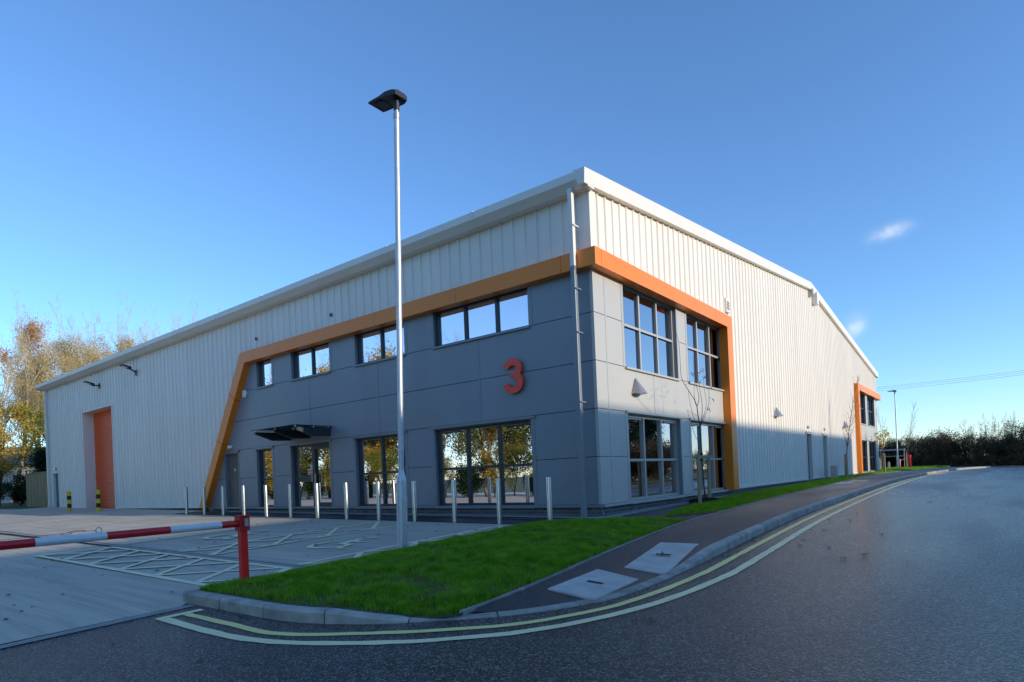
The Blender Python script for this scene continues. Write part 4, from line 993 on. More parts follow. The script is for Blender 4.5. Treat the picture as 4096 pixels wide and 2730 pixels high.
# bulkhead lights
def bulkhead(c, ax, label):
    x, y, z = c
    o = empty('bulkhead_light', c)
    if ax == 'F': MB().box(x-0.14, x+0.14, y-0.075, y-0.01, z-0.055, z+0.055).build('diffuser', MAT['whiteplastic'], o, bevel=0.02); MB().box(x-0.15, x+0.15, y-0.012, y+0.0, z-0.06, z+0.06).build('base', MAT['greyalu'], o)
    else: MB().box(x+0.01, x+0.075, y-0.13, y+0.13, z-0.05, z+0.05).build('diffuser', MAT['whiteplastic'], o, bevel=0.02); MB().box(x, x+0.012, y-0.14, y+0.14, z-0.055, z+0.055).build('base', MAT['greyalu'], o)
    return tag(o, label, 'wall light')
bulkhead((-14.91, 0.0, 2.13), 'F', 'white bulkhead light above the bronze door beside the orange leg'); bulkhead((-33.65, 0.0, 2.13), 'F', 'white bulkhead light above the slate door past the roller shutter')
bulkhead((0.0, 18.35, 2.28), 'R', 'white bulkhead light over the first side door'); bulkhead((0.0, 21.6, 2.30), 'R', 'white bulkhead light over the second side door')
# alarm box
MB().prism([(-13.88, 3.78), (-13.72, 3.75), (-13.64, 3.86), (-13.68, 4.00), (-13.86, 4.02), (-13.90, 3.92)], 'y', -0.07, -0.001).build('alarm_box', MAT['whiteplastic'], bevel=0.012)
tag(bpy.data.objects['alarm_box'], 'white angular alarm box on the grey wall near the orange leg', 'alarm box')
# floodlights
def flood(u, z, rise, label):
    o = empty('floodlight', (-u, 0, z)); a = (-u, 0.0, z); 
    MB().box(-u-0.06, -u+0.06, -0.03, 0.0, z-0.14, z+0.10).build('wall_plate', MAT['black'], o)
    MB().tube([(-u, -0.02, z), (-u, -0.15, z+rise*0.35), (-u, -0.27, z+rise*0.6)], 0.03, 10).build('arm', MAT['black'], o)
    h = MB(); y0, y1, z0, z1 = -0.22, -0.60, z+rise*0.52, z+rise*0.8+ (0.16 if rise < 0.1 else 0.06)
    h.add([(-u-0.16, y0, z0), (-u+0.16, y0, z0), (-u+0.17, y1, z1), (-u-0.17, y1, z1), (-u-0.13, y0, z0+0.09), (-u+0.13, y0, z0+0.09), (-u+0.16, y1, z1+0.04), (-u-0.16, y1, z1+0.04)], [(0,1,2,3),(7,6,5,4),(1,0,4,5),(2,1,5,6),(3,2,6,7),(0,3,7,4)])
    h.build('lamp_head', MAT['black'], o, bevel=0.01)
    mb = MB(); d = 0.006; f_ = lambda t: (y0+(y1-y0)*t, z0+(z1-z0)*t-d)
    (ya, za), (yb, zb) = f_(0.35), f_(0.9); mb.quad((-u-0.12, ya, za), (-u+0.12, ya, za), (-u+0.12, yb, zb), (-u-0.12, yb, zb)); mb.build('lens', MAT['whiteplastic'], o)
    return tag(o, label, 'floodlight', 'floodlights above the roller shutter')
flood(26.95, 5.82, -0.06, 'black floodlight directly above the orange roller shutter'); flood(22.7, 5.86, 0.22, 'black floodlight on the cream wall to the right of the roller shutter')

# ================================================================== STREET FURNITURE
# stainless bollards
b0 = None
for i in range(13):
    x = -0.47-1.276*i; y = -1.22; loc = (x, y, G(x, y, 0.006))
    if b0 is None:
        b0 = empty('bollard', loc); mb = MB(); mb.lathe([(0.051, -0.1), (0.051, 0.925), (0.049, 0.938), (0.03, 0.946), (0.001, 0.948)], loc, 28); mb.build('post', MAT['stainless'], b0, smooth=2)
        mb = MB(); mb.lathe([(0.0525, 0.885), (0.0525, 0.889)], loc, 28); mb.build('cap_ring', MAT['greyalu'], b0, smooth=2)
        b = b0
    else: b = copy_tree(b0, loc)
    tag(b, ('first', 'second', 'third', 'fourth', 'fifth', 'sixth', 'seventh', 'eighth', 'ninth', 'tenth', 'eleventh', 'twelfth', 'thirteenth')[i]+' stainless bollard in the row counted from the grass verge', 'bollard', 'stainless bollards along the car park edge')
# yellow and black bollards by the shutter
for (x, y, h, lab) in ((-26.32, -1.58, 0.90, 'yellow and black bollard beside the far jamb of the roller shutter'), (-23.76, -1.28, 0.93, 'yellow and black bollard beside the near jamb of the roller shutter')):
    o = empty('striped_bollard', (x, y, G(x, y)))
    for k in range(5):
        z0, z1 = h*k/5, h*(k+1)/5-0.001
        pr = [(0.085, z0-(0.1 if k == 0 else 0)), (0.085, z1)] + ([(0.075, z1+0.012), (0.001, z1+0.014)] if k == 4 else [])
        MB().lathe(pr, ORG[o.name], 24).build('yellow_band' if k % 2 == 0 else 'black_band', MAT['yellowpaint' if k % 2 == 0 else 'blackpaint'], o, smooth=2)
    tag(o, lab, 'bollard', 'striped bollards guarding the roller shutter')
# lamp columns
def lamp_post(x, y, H, label, rs_=1.0):
    z = G(x, y, 0.04); o = empty('lamp_post', (x, y, z))
    hs_ = H*0.158
    MB().lathe([(0.080, -0.2), (0.080, hs_*0.93), (0.077, hs_*0.96), (0.049, hs_*1.06), (0.046, hs_*1.08)], (x, y, z), 28).build('base_section', MAT['galv'], o, smooth=2)
    MB().lathe([(0.0455, hs_*1.03), (0.0445, H-0.34)], (x, y, z), 24).build('shaft', MAT['galv'], o, smooth=2)
    MB().lathe([(0.0445, H-0.345), (0.051, H-0.34), (0.051, H-0.25), (0.034, H-0.235), (0.034, H-0.18)], (x, y, z), 20).build('collar', MAT['greyalu'], o, smooth=2)
    MB().lathe([(0.047, H-0.20), (0.047, H-0.03), (0.034, H-0.02)], (x, y, z), 20).build('spigot', MAT['black'], o, smooth=2)
    # flat lantern reaching away along -x
    mb = MB(); zt = z+H
    xs_ = [0.12, 0.02, -0.10, -0.22, -0.40, -0.50]; top = [0.055, 0.085, 0.090, 0.050, 0.035, 0.030]; bot = [-0.035, -0.04, -0.03, -0.015, -0.012, -0.008]; wd = [0.12, 0.155, 0.165, 0.165, 0.165, 0.16]
    vs_ = []
    for a, t, b, w2 in zip(xs_, top, bot, wd):
        tilt = 0.06*(-a)
        for yy, zz in ((-w2, b), (w2, b), (w2, t*0.55), (w2*0.6, t), (-w2*0.6, t), (-w2, t*0.55)): vs_.append((x+a, y+yy, zt+zz+tilt))
    n_ = len(xs_); fs = [(i*6+k, i*6+(k+1) % 6, (i+1)*6+(k+1) % 6, (i+1)*6+k) for i in range(n_-1) for k in range(6)] + [tuple(range(6))[::-1], tuple((n_-1)*6+k for k in range(6))]
    mb.add(vs_, fs).build('lantern', MAT['black'], o, bevel=0.006)
    MB().quad((x-0.20, y-0.10, zt-0.012), (x-0.40, y-0.10, zt+0.004), (x-0.40, y+0.10, zt+0.004), (x-0.20, y+0.10, zt-0.012)).build('lens', M('lantern_lens', (0.06, 0.06, 0.065), 0.25), o)
    for dz in (0.06, 0.12): MB().box(x+0.042, x+0.052, y-0.008, y+0.008, zt-dz-0.008, zt-dz+0.008).build('bolt', MAT['chrome'], o)
    MB().box(x+0.02, x+0.087, y-0.045, y+0.045, z+0.35, z+0.80).build('access_door', MAT['galv'], o, bevel=0.01)
    return tag(o, label, 'lamp post', 'galvanised lamp columns')
lp = lamp_post(-1.02, -4.57, 7.14, 'tall galvanised lamp column standing on the verge by the parking bays')
lp.rotation_euler = Matrix.Rotation(0.029, 3, Vector((_f[0], _f[1], 0)).normalized()).to_euler()   # the column stands a little out of plumb
# barrier
pz = G(-0.50, -7.47); bx, by = -0.50, -7.47
ba = empty('height_barrier', (bx, by, pz)); tag(ba, 'red and white swing barrier arm with red post at the car park entrance', 'barrier')
MB().box(bx-0.041, bx+0.041, by-0.041, by+0.041, pz-0.2, 0.245).build('post', MAT['postred'], ba, bevel=0.006)
MB().box(bx-0.062, bx+0.062, by-0.060, by+0.060, 0.17, 0.335).build('head_clamp', MAT['redpaint'], ba, bevel=0.004)
MB().box(bx-0.085, bx+0.075, by-0.07, by+0.07, 0.335, 0.345).build('cap_plate', MAT['redpaint'], ba)
MB().box(bx+0.062, bx+0.085, by-0.01, by+0.03, 0.22, 0.31).build('latch', MAT['greyalu'], ba)
A0 = np.array([bx, by-0.058, 0.253]); A1 = np.array([bx+0.16, by-4.6, 0.247]); Lb = np.linalg.norm(A1-A0); Db = (A1-A0)/Lb
t = 0.0; seg_l = [0.20, 0.56, 0.60, 0.58, 0.62, 0.60, 0.60, 0.60, 0.2]
for k, l in enumerate(seg_l):
    a, b = A0+Db*t, A0+Db*min(Lb, t+l-0.001); MB().tube([a, b], 0.040, 28).build('arm_red' if k % 2 == 0 else 'arm_white', MAT['redpaint' if k % 2 == 0 else 'whitepaint'], ba, smooth=2); t += l
ex = A0+Db*1.42+np.array([0, 0, 0.062])
mb = MB(); mb.tube([ex+0.026*(Db*math.cos(a)+np.array([0, 0, 1])*math.sin(a)) for a in np.linspace(0, 2*math.pi, 20)], 0.0055, 8, cap=False); mb.tube([ex-[0, 0, 0.03], ex-[0, 0, 0.06]], 0.006, 8); mb.build('eye_bolt', MAT['chrome'], ba, smooth=True)
cb = [ex+Db*s_+np.array([0, 0, d]) for s_, d in ((0.03, 0.0), (0.18, 0.004), (0.28, -0.002), (0.7, -0.012), (1.3, -0.03), (2.4, -0.04), (2.9, -0.03))]
MB().tube(cb, 0.0022, 6).build('cable', MAT['wire'], ba)
MB().tube([ex+Db*s_+np.array([0, 0, d]) for s_, d in ((0.10, 0.002), (0.14, 0.013), (0.20, 0.012), (0.27, 0.0), (0.32, -0.012), (0.28, -0.018), (0.22, -0.008))], 0.0025, 6).build('cable_loop', MAT['wire'], ba)
# timber fence beyond the building's left end
fe = empty('timber_fence', (-37.3, 0.2, G(-37.3, 0))); tag(fe, 'close boarded pale timber fence panel at the building end', 'fence')
u = 0.0
for k in range(13):
    x = -35.35-0.31*k; o = MB().box(x-0.295, x, 0.10+(0.012 if k % 2 else 0), 0.125+(0.012 if k % 2 else 0), G(x, 0, 0.0), 2.02).build('board', MAT['timber'], fe)
MB().box(-39.35, -35.3, 0.08, 0.17, 2.02, 2.07).build('capping_rail', MAT['timber'], fe)
for z in (0.35, 1.6): MB().box(-39.35, -35.3, 0.14, 0.20, z, z+0.09).build('rail', MAT['timber'], fe)

# ================================================================== TREES
def grow(seed, H, trunk_r, spread=0.5, levels=4, nb=(7, 5, 4, 3), up=0.35, first=0.25, stems=1, wob=0.12, ratio=0.55, lean=0.0, sides=5, rmin=0.0045):
    """branch segments: returns (V, F) numpy arrays and tip points"""
    r_ = np.random.default_rng(seed); Vs = []; Fs = []; tips = []; cnt = [0]
    def tube(pts, rad, sd_):
        b = cnt[0]; n_ = len(pts); prev = None
        for i in range(n_):
            t_ = pts[min(i+1, n_-1)]-pts[max(i-1, 0)]; t_ = t_/(np.linalg.norm(t_)+1e-9)
            a = np.array([1.0, 0, 0]) if abs(t_[0]) < 0.8 else np.array([0, 1.0, 0])
            e1 = a-t_*(a@t_); e1 /= np.linalg.norm(e1); e2 = np.cross(t_, e1)
            for k in range(sd_):
                an = 2*math.pi*k/sd_; Vs.append(pts[i]+rad[i]*(math.cos(an)*e1+math.sin(an)*e2))
        for i in range(n_-1):
            for k in range(sd_):
                k2 = (k+1) % sd_; Fs.append((b+i*sd_+k, b+i*sd_+k2, b+(i+1)*sd_+k2, b+(i+1)*sd_+k))
        cnt[0] += n_*sd_
    def branch(p, d, L, r0, lev):
        n_ = {0: 9, 1: 6, 2: 4}.get(lev, 3); pts = [p.copy()]; dd = d.copy()
        for i in range(n_):
            dd = dd+r_.normal(0, wob, 3)*(0.5 if lev == 0 else 1.0)+np.array([0, 0, up*0.25*(0 if lev == 0 else 1)]); dd /= np.linalg.norm(dd)
            pts.append(pts[-1]+dd*L/n_)
        rad = [max(rmin, r0*(1-0.85*i/n_)) for i in range(n_+1)]
        tube(pts, rad, sides if lev == 0 else (4 if lev == 1 else 3))
        if lev >= levels-1:
            tips.extend(pts[1:]); return
        k = nb[min(lev, len(nb)-1)]
        for j in range(k):
            f_ = (first if lev == 0 else 0.25)+(1-(first if lev == 0 else 0.25))*(j+r_.uniform(0.1, 0.9))/k
            f_ = min(f_, 0.98); q = f_*n_; i = int(q); w_ = q-i; pp = pts[i]*(1-w_)+pts[min(i+1, n_)]*w_
            dirv = pts[min(i+1, n_)]-pts[i]; dirv /= np.linalg.norm(dirv)
            a = r_.uniform(0, 2*math.pi); s_ = np.array([math.cos(a), math.sin(a), 0]); s_ = s_-dirv*(s_@dirv); s_ /= np.linalg.norm(s_)+1e-9
            ang = spread*r_.uniform(0.7, 1.3); nd = dirv*math.cos(ang)+s_*math.sin(ang)+np.array([0, 0, up*0.3]); nd /= np.linalg.norm(nd)
            LL = L*ratio*r_.uniform(0.7, 1.2)*(1-0.45*f_ if lev == 0 else 1-0.3*f_)
            branch(pp, nd, LL, max(rmin, rad[i]*0.62), lev+1)
    for s_i in range(stems):
        a = 2*math.pi*s_i/stems+r_.uniform(-0.4, 0.4); tilt = (0.05 if stems == 1 else r_.uniform(0.1, 0.55))+lean
        d = np.array([math.cos(a)*math.sin(tilt), math.sin(a)*math.sin(tilt), math.cos(tilt)])
        off = np.array([math.cos(a), math.sin(a), 0])*(0 if stems == 1 else 0.25*r_.uniform(0, 1)*H*0.3)
        branch(off, d, H*r_.uniform(0.85, 1.05)*(1 if stems == 1 else r_.uniform(0.7, 1.0)), trunk_r, 0)
    return np.array(Vs, np.float32), np.array(Fs, np.int32), np.array(tips, np.float32)
def leaf_quads(tips, n, size, spread, seed, zmin=-1e9, zmax=1e9):
    r_ = np.random.default_rng(seed); tips = tips[(tips[:, 2] > zmin) & (tips[:, 2] < zmax)]
    if len(tips) == 0: tips = np.zeros((1, 3))
    c = tips[r_.integers(0, len(tips), n)]+r_.normal(0, spread, (n, 3)); s_ = size*r_.uniform(0.5, 1.4, n)
    a = r_.normal(0, 1, (n, 3)); a /= np.linalg.norm(a, axis=1)[:, None]; b = np.cross(a, r_.normal(0, 1, (n, 3))); b /= np.linalg.norm(b, axis=1)[:, None]+1e-9
    V = np.empty((n, 4, 3), np.float32); V[:, 0] = c-a*s_[:, None]; V[:, 1] = c+b*s_[:, None]*0.55; V[:, 2] = c+a*s_[:, None]; V[:, 3] = c-b*s_[:, None]*0.55
    return V.reshape(-1, 3), (np.arange(n)[:, None]*4+np.arange(4)[None]).astype(np.int32)
def mesh_only(name, V, Fc, mat):
    V = np.asarray(V, np.float32); Fc = np.asarray(Fc, np.int32); k = Fc.shape[1]; m_ = len(Fc); me = bpy.data.meshes.new(name)
    me.vertices.add(len(V)); me.vertices.foreach_set('co', V.ravel()); me.loops.add(m_*k); me.loops.foreach_set('vertex_index', Fc.ravel())
    me.polygons.add(m_); me.polygons.foreach_set('loop_start', np.arange(0, m_*k, k, dtype=np.int32)); me.polygons.foreach_set('loop_total', np.full(m_, k, dtype=np.int32)); me.update(calc_edges=True)
    me.materials.append(mat); return me
KIND = {}
def tree_kind(key, seed, H, r0, bark, leaf, nleaf, lsize, lspread, zfrac=(0.0, 1.0), **kw):
    V, Fc, tips = grow(seed, H, r0, **kw)
    tm = mesh_only('trunk', V, Fc, MAT[bark]); V2_, F2_ = leaf_quads(tips, nleaf, lsize, lspread, seed+1, H*zfrac[0], H*zfrac[1])
    KIND[key] = (tm, mesh_only('crown', V2_, F2_, MAT[leaf]))
def plant(key, name, loc, rz, s_, label, cat, group, crown=True, sz=None):
    o = empty(name, loc); o.rotation_euler[2] = rz; o.scale = (s_, s_, sz or s_)
    t = bpy.data.objects.new('trunk', KIND[key][0]); COL.objects.link(t); t.parent = o
    if crown: c = bpy.data.objects.new('crown', KIND[key][1]); COL.objects.link(c); c.parent = o
    return tag(o, label, cat, group)
tree_kind('bare', 101, 14, 0.20, 'bark_pale', 'leaf_tan', 5000, 0.045, 0.18, levels=5, nb=(13, 7, 5, 4), spread=0.5, first=0.2, ratio=0.48, up=0.55)
tree_kind('tan', 102, 13, 0.18, 'bark_pale', 'leaf_tan', 20000, 0.048, 0.26, levels=5, nb=(13, 7, 5, 3), spread=0.5, first=0.18, ratio=0.48, up=0.5)
tree_kind('copper', 103, 13, 0.18, 'bark_pale', 'leaf_copper', 19000, 0.055, 0.28, levels=5, nb=(12, 6, 5, 3), spread=0.52, first=0.18, ratio=0.48, up=0.5)
tree_kind('gold', 104, 10, 0.15, 'bark_dark', 'leaf_gold', 13000, 0.095, 0.36, levels=4, nb=(14, 7, 5), spread=0.8, first=0.08, ratio=0.5)
tree_kind('olive', 105, 9, 0.15, 'bark_dark', 'leaf_green', 12000, 0.095, 0.40, levels=4, nb=(14, 7, 5), spread=0.85, first=0.06, ratio=0.5)
tree_kind('ever', 106, 6, 0.10, 'bark_dark', 'leaf_ever', 16000, 0.085, 0.35, levels=4, nb=(14, 7, 4), spread=0.9, first=0.02, ratio=0.42)
for k_, (s_, lf, nl) in {'hedge_a': (111, 'leaf_dark', 9000), 'hedge_b': (112, 'leaf_dark', 14000), 'hedge_c': (113, 'leaf_dark', 4500)}.items():
    tree_kind(k_, s_, 3.2, 0.03, 'bark_hedge', lf, nl, 0.05, 0.17, levels=4, nb=(9, 5, 4), spread=0.75, first=0.04, stems=11, ratio=0.45, wob=0.2, zfrac=(0, 0.95))
tree_kind('thicket', 114, 4.5, 0.03, 'bark_hedge', 'leaf_dark', 900, 0.045, 0.1, levels=4, nb=(7, 4, 3), spread=0.45, first=0.25, stems=9, ratio=0.42, wob=0.14, up=0.7)
tree_kind('underwood', 115, 3.0, 0.04, 'bark_dark', 'leaf_ever', 12000, 0.07, 0.25, levels=4, nb=(8, 5, 4), spread=0.85, first=0.03, stems=6, ratio=0.5)
# wood beyond the left end of the building
GL = 'bare autumn trees beyond the left end of the building'
LAB = {'bare': 'pale bare tree with fine twigs in the wood beyond the roller shutter', 'tan': 'pale tree with thin tan leaves in the wood beyond the roller shutter', 'copper': 'copper leaved tree in the wood above the low end of the gutter', 'gold': 'golden leaved understorey tree beside the timber fence', 'olive': 'olive green understorey tree beside the timber fence', 'ever': 'dark ivy green evergreen behind the timber fence', 'underwood': 'dark undergrowth shrub at the foot of the wood'}
_w = [('bare', -52, 2.5), ('tan', -50, 6.5), ('tan', -55, 10), ('tan', -52, 14), ('copper', -53, 21), ('copper', -54, 28), ('tan', -51, 25), ('tan', -56, 5), ('bare', -62, -3), ('tan', -60, 13), ('copper', -57, 35), ('copper', -63, 8), ('bare', -46, 12.5), ('tan', -47.5, 18), ('tan', -66, -7), ('copper', -70, 0), ('tan', -53, -0.5), ('bare', -57, 1.5), ('tan', -59, 20), ('copper', -60, 30), ('tan', -48, 9.5), ('bare', -50, 30), ('copper', -49, 34), ('tan', -58, -5), ('copper', -47, 24), ('tan', -45.5, 15.5), ('copper', -45, 28), ('tan', -46, 22), ('copper', -48.5, 38), ('tan', -49, 16), ('tan', -50.5, 10.5)]
for i, (k_, x, y) in enumerate(_w):
    dd_ = math.hypot(x-CAM[0], y-CAM[1]); s_ = (0.86 if y < 5 else 0.99)*dd_/62*(1+0.07*math.sin(i*2.4))
    plant(k_, 'bare_tree', (x, y, G(x, y, -0.1)), i*1.9, s_, LAB[k_], 'tree', GL+' '+k_)
for i, (k_, x, y, s_) in enumerate([('gold', -49.5, 1.0, 0.72), ('olive', -51, -0.8, 0.70), ('gold', -54, -2, 0.85), ('olive', -48, 4.5, 0.78), ('gold', -58, 0.5, 0.9), ('gold', -47, 7, 0.6)]):
    plant(k_, 'understorey_tree', (x, y, G(x, y, -0.1)), i*2.3, s_, LAB[k_], 'tree', 'understorey trees by the timber fence '+k_)
for i, (k_, x, y, s_) in enumerate([('ever', -44.5, 2.4, 0.62), ('ever', -43.5, 3.6, 0.70)]): plant(k_, 'evergreen_tree', (x, y, G(x, y, -0.1)), i*2.3, s_, LAB[k_], 'tree', 'dark evergreens behind the timber fence')
for i in range(9):
    x = -44.5-1.5*i; y = 1.9-0.75*i+rnd.uniform(-.4, .4); plant('underwood', 'undergrowth_shrub', (x, y, G(x, y, -0.1)), i*1.7, rnd.uniform(0.45, 0.75), LAB['underwood'], 'shrub', 'undergrowth shrubs at the foot of the wood')
# sheds glimpsed through the wood
sh = empty('distant_shed', (-82, 6, 0)); tag(sh, 'grey roofed white shed glimpsed through the wood', 'shed')
MB().box(-90, -78, -6, 16, -0.2, 4.4).build('wall', MAT['whiteplastic'], sh)
MB().prism([(-91, 4.3), (-77, 4.3), (-84, 6.6)], 'y', -7, 17).build('roof', MAT['roofgrey'], sh)
MB().box(-78.0, -77.92, 1.4, 4.4, -0.1, 3.2).build('red_door', MAT['postred'], sh)
# wood and bank behind the camera side of the car park (what the front windows reflect)
for i in range(40):
    k_ = ('gold', 'tan', 'gold', 'copper', 'tan', 'gold', 'copper', 'olive')[i % 8]; x = -66+1.75*i+rnd.uniform(-.8, .8); y = -33+0.20*(-x)-rnd.uniform(0, 5)
    sc_ = {'gold': 1.05, 'olive': 1.0, 'copper': 0.72, 'tan': 0.78, 'bare': 0.8}[k_]*rnd.uniform(0.85, 1.1)
    if x > -4: continue
    if x < -22: sc_ *= 1.22
    plant(k_, 'boundary_tree', (x, y, G(x, y, -0.1)), i*2.1, sc_, {'gold': 'golden tree', 'olive': 'olive green tree', 'copper': 'copper leaved tree', 'tan': 'tan leaved tree', 'bare': 'bare twiggy tree'}[k_]+' on the far side of the car park, mirrored in the windows', 'tree', 'trees across the car park mirrored in the glass '+k_)
for i in range(34):
    x = -64+1.85*i+rnd.uniform(-.4, .4); y = -30.5+0.20*(-x)-rnd.uniform(0, 1.2)
    plant(('gold', 'olive', 'underwood')[i % 3], 'boundary_shrub', (x, y, G(x, y, -0.1)), i*1.7, rnd.uniform(0.8, 1.25)*(0.4 if i % 3 < 2 else 0.8), ('golden', 'olive green', 'evergreen')[i % 3]+' shrub on the far side of the car park, mirrored in the windows', 'shrub', 'shrubs across the car park mirrored in the glass %d' % (i % 3))
for i, (k_, x, y, s_) in enumerate([('hedge_b', 15, 25, 1.0), ('hedge_a', 15.5, 28, 1.1), ('hedge_b', 15, 31, 1.0), ('hedge_b', 15.5, 34, 1.05), ('hedge_a', 15.5, 37, 1.1), ('hedge_b', 17, 40, 1.15), ('hedge_b', 19, 43, 1.1), ('hedge_b', 16, 22, 1.0), ('hedge_a', 16, 19, 1.0)]):
    plant(k_, 'roadside_shrub', (x, y, G(x, y, 0.0)), i*1.9, s_, 'hedge shrub across the road, mirrored in the side windows', 'shrub', 'roadside hedge mirrored in the side windows')
for i, (x, y, s_) in enumerate([(21, 40, 1.25), (24, 52, 1.3)]): plant('ever', 'roadside_tree', (x, y, G(x, y, 0)), i*2.0, s_, 'evergreen tree across the road, mirrored in the side windows', 'tree', 'evergreens mirrored in the side windows')
# hedgerow across the far end of the road
GH = 'hedgerow shrubs across the far end of the road'
hp = [(-8.5, 62, 'hedge_a', 0.95), (-5.8, 61.5, 'hedge_b', 0.85), (-3.2, 61.5, 'hedge_b', 0.92), (-0.9, 61.5, 'hedge_a', 1.0), (1.2, 61, 'hedge_b', 1.05), (3.2, 61, 'hedge_b', 1.15), (5.0, 61.2, 'hedge_a', 0.92), (6.6, 61.4, 'hedge_a', 0.86), (8.3, 61, 'hedge_b', 1.05), (9.6, 61, 'hedge_b', 1.28), (11.6, 60.8, 'hedge_b', 0.9), (13.6, 60.5, 'hedge_a', 1.0), (16, 60, 'hedge_b', 1.1), (19, 59.6, 'hedge_a', 1.1), (22.5, 59.2, 'hedge_b', 1.1), (26, 58.6, 'hedge_a', 1.1), (-11.5, 62.5, 'hedge_b', 1.0), (-15, 63, 'hedge_a', 1.0), (2.2, 62.6, 'hedge_a', 1.0), (6.9, 62.6, 'hedge_b', 0.85), (-2, 63, 'hedge_a', 0.95), (10.8, 62.4, 'hedge_a', 1.0)]
for i, (x, y, k_, s_) in enumerate(hp):
    plant(k_, 'hedge_shrub', (x, y, G(x, y, -0.12)), i*1.37, s_, {'hedge_a': 'thin twiggy brown hedgerow shrub across the road end', 'hedge_b': 'dense dark brown hedgerow shrub across the road end'}[k_], 'shrub', GH+' '+k_)
for i, (x, y, s_) in enumerate([(5.9, 62, 0.92), (7.4, 62.3, 0.95), (4.6, 62, 0.85), (12.4, 61.6, 1.15), (13.6, 61.8, 1.2), (0.2, 62.6, 0.72)]):
    plant('thicket', 'bare_thicket', (x, y, G(x, y, -0.1)), i*2.2, s_, 'bare upright stems rising out of the hedgerow', 'shrub', 'bare stems in the hedgerow')
for i in range(24):
    x = -9+1.15*i; y = 60.3-0.06*x; plant('hedge_b', 'hedge_shrub', (x, y, G(x, y, -0.35)), i*2.9, 0.48+0.1*math.sin(i*1.7), 'low dense bramble at the foot of the hedgerow', 'shrub', 'low brambles at the foot of the hedgerow')
struct(sheet('hedge_bank', [(-30, 60.6), (0, 59.6), (12, 58.9), (30, 57.4), (70, 55), (70, 70), (-30, 72)], 0.05, MAT['field']))
# saplings
def stake(x, y, z0, h, name, label, group=None, wd=0.045):
    mb = MB(); n_ = 10; mb.tube([(x, y, z0-0.2), (x, y, z0+h*0.97), (x, y, z0+h)], [wd, wd, wd*0.85], n_); return tag(mb.build(name, MAT['stake']), label, 'tree stake', group)
def zN(x, y): return (2600+x/1.96, 1250+y/1.96)
sx_ = 0.92; tz = G(sx_, 3.3, 0.14)
st = empty('young_tree', (sx_, 3.32, tz)); tag(st, 'thin bare sapling tied to stakes in front of the corner windows', 'tree')
def br(name, pts, r0, r1, par, mat='bark_dark'):
    P = []
    for (px_, py_, dx) in pts: P.append(fx(*zN(px_, py_), sx_+dx))
    P = np.array(P); L, _ = smooth_line(P, 0.12); rr = np.linspace(r0, r1, len(L)); return MB().tube(list(L), list(rr), 6).build(name, MAT[mat], par, smooth=True)
trk = br('trunk', [(434, 1478, 0), (418, 1300, 0), (404, 1110, 0), (396, 1000, 0), (393, 900, 0), (378, 820, 0), (368, 740, 0)], 0.019, 0.011, st)
for pts, r0 in (([(368, 740, 0), (350, 690, 0.05), (300, 610, 0.1), (252, 530, 0.12), (240, 460, 0.12), (232, 300, 0.1), (215, 180, 0.1), (190, 140, 0.1)], 0.009),
                ([(368, 740, 0), (384, 690, 0), (380, 640, -0.05), (362, 570, -0.1), (345, 470, -0.1), (337, 340, -0.1)], 0.008),
                ([(393, 890, 0), (402, 860, 0.05), (410, 750, 0.1), (400, 660, 0.1), (385, 560, 0.1), (380, 480, 0.12)], 0.008),
                ([(396, 880, 0), (415, 830, -0.1), (440, 740, -0.15), (440, 690, -0.15), (425, 600, -0.2), (418, 510, -0.2)], 0.007),
                ([(396, 885, 0), (420, 840, 0.1), (450, 760, 0.15), (465, 700, 0.2), (463, 610, 0.2)], 0.006),
                ([(390, 1020, 0), (360, 980, 0.1), (330, 900, 0.12), (305, 820, 0.15), (292, 765, 0.15)], 0.006),
                ([(385, 920, 0), (350, 850, -0.1), (325, 760, -0.15), (305, 660, -0.15), (298, 600, -0.15)], 0.006),
                ([(372, 810, 0), (330, 790, 0.05), (295, 765, 0.1)], 0.004), ([(356, 720, 0), (345, 620, 0.05), (350, 540, 0.05), (338, 490, 0.05)], 0.006)):
    br('branch', pts, r0, 0.003, st)
# last compound leaves
lv = []
for cx_, cy_, sc2 in ((400, 455, 1), (345, 490, 1), (425, 505, 1), (470, 600, 1.1), (490, 690, 1.1), (300, 555, .9), (390, 550, .9), (462, 765, .5)):
    for k in range(14): lv.append(fx(*zN(cx_+rnd.gauss(0, 13*sc2), cy_+rnd.gauss(0, 9*sc2)), sx_+rnd.uniform(-.06, .06)))
Vq, Fq_ = leaf_quads(np.array(lv), 110, 0.022, 0.006, 5); Vq = np.array(Vq, float)
numpy_mesh('crown', Vq, Fq_, MAT['bark_dark'], st, ORG[st.name])
pL = fx(*zN(393, 1508), sx_+0.13); pR = fx(*zN(470, 1468), sx_-0.12)
stake(pL[0], pL[1], tz-0.02, fx(*zN(378, 1120), sx_+0.13)[2]-tz+0.02, 'tree_stake', 'pale timber stake on the road side of the near sapling', 'sapling stakes')
stake(pR[0], pR[1], tz-0.02, fx(*zN(458, 1118), sx_-0.12)[2]-tz+0.02, 'tree_stake', 'pale timber stake on the wall side of the near sapling', 'sapling stakes')
zc = fx(*zN(402, 1135), sx_)[2]
mb = MB(); a = np.array([pL[0]-0.02, pL[1]-0.15, zc+0.0]); b = np.array([pR[0]+0.06, pR[1]+0.1, zc+0.0]); d = (b-a)/np.linalg.norm(b-a); nn = np.array([d[1], -d[0], 0])*0.012
mb.add([a-nn-[0,0,.04], b-nn-[0,0,.04], b+nn-[0,0,.04], a+nn-[0,0,.04], a-nn+[0,0,.04], b-nn+[0,0,.04], b+nn+[0,0,.04], a+nn+[0,0,.04]], [(3,2,1,0),(4,5,6,7),(0,1,5,4),(1,2,6,5),(2,3,7,6),(3,0,4,7)])
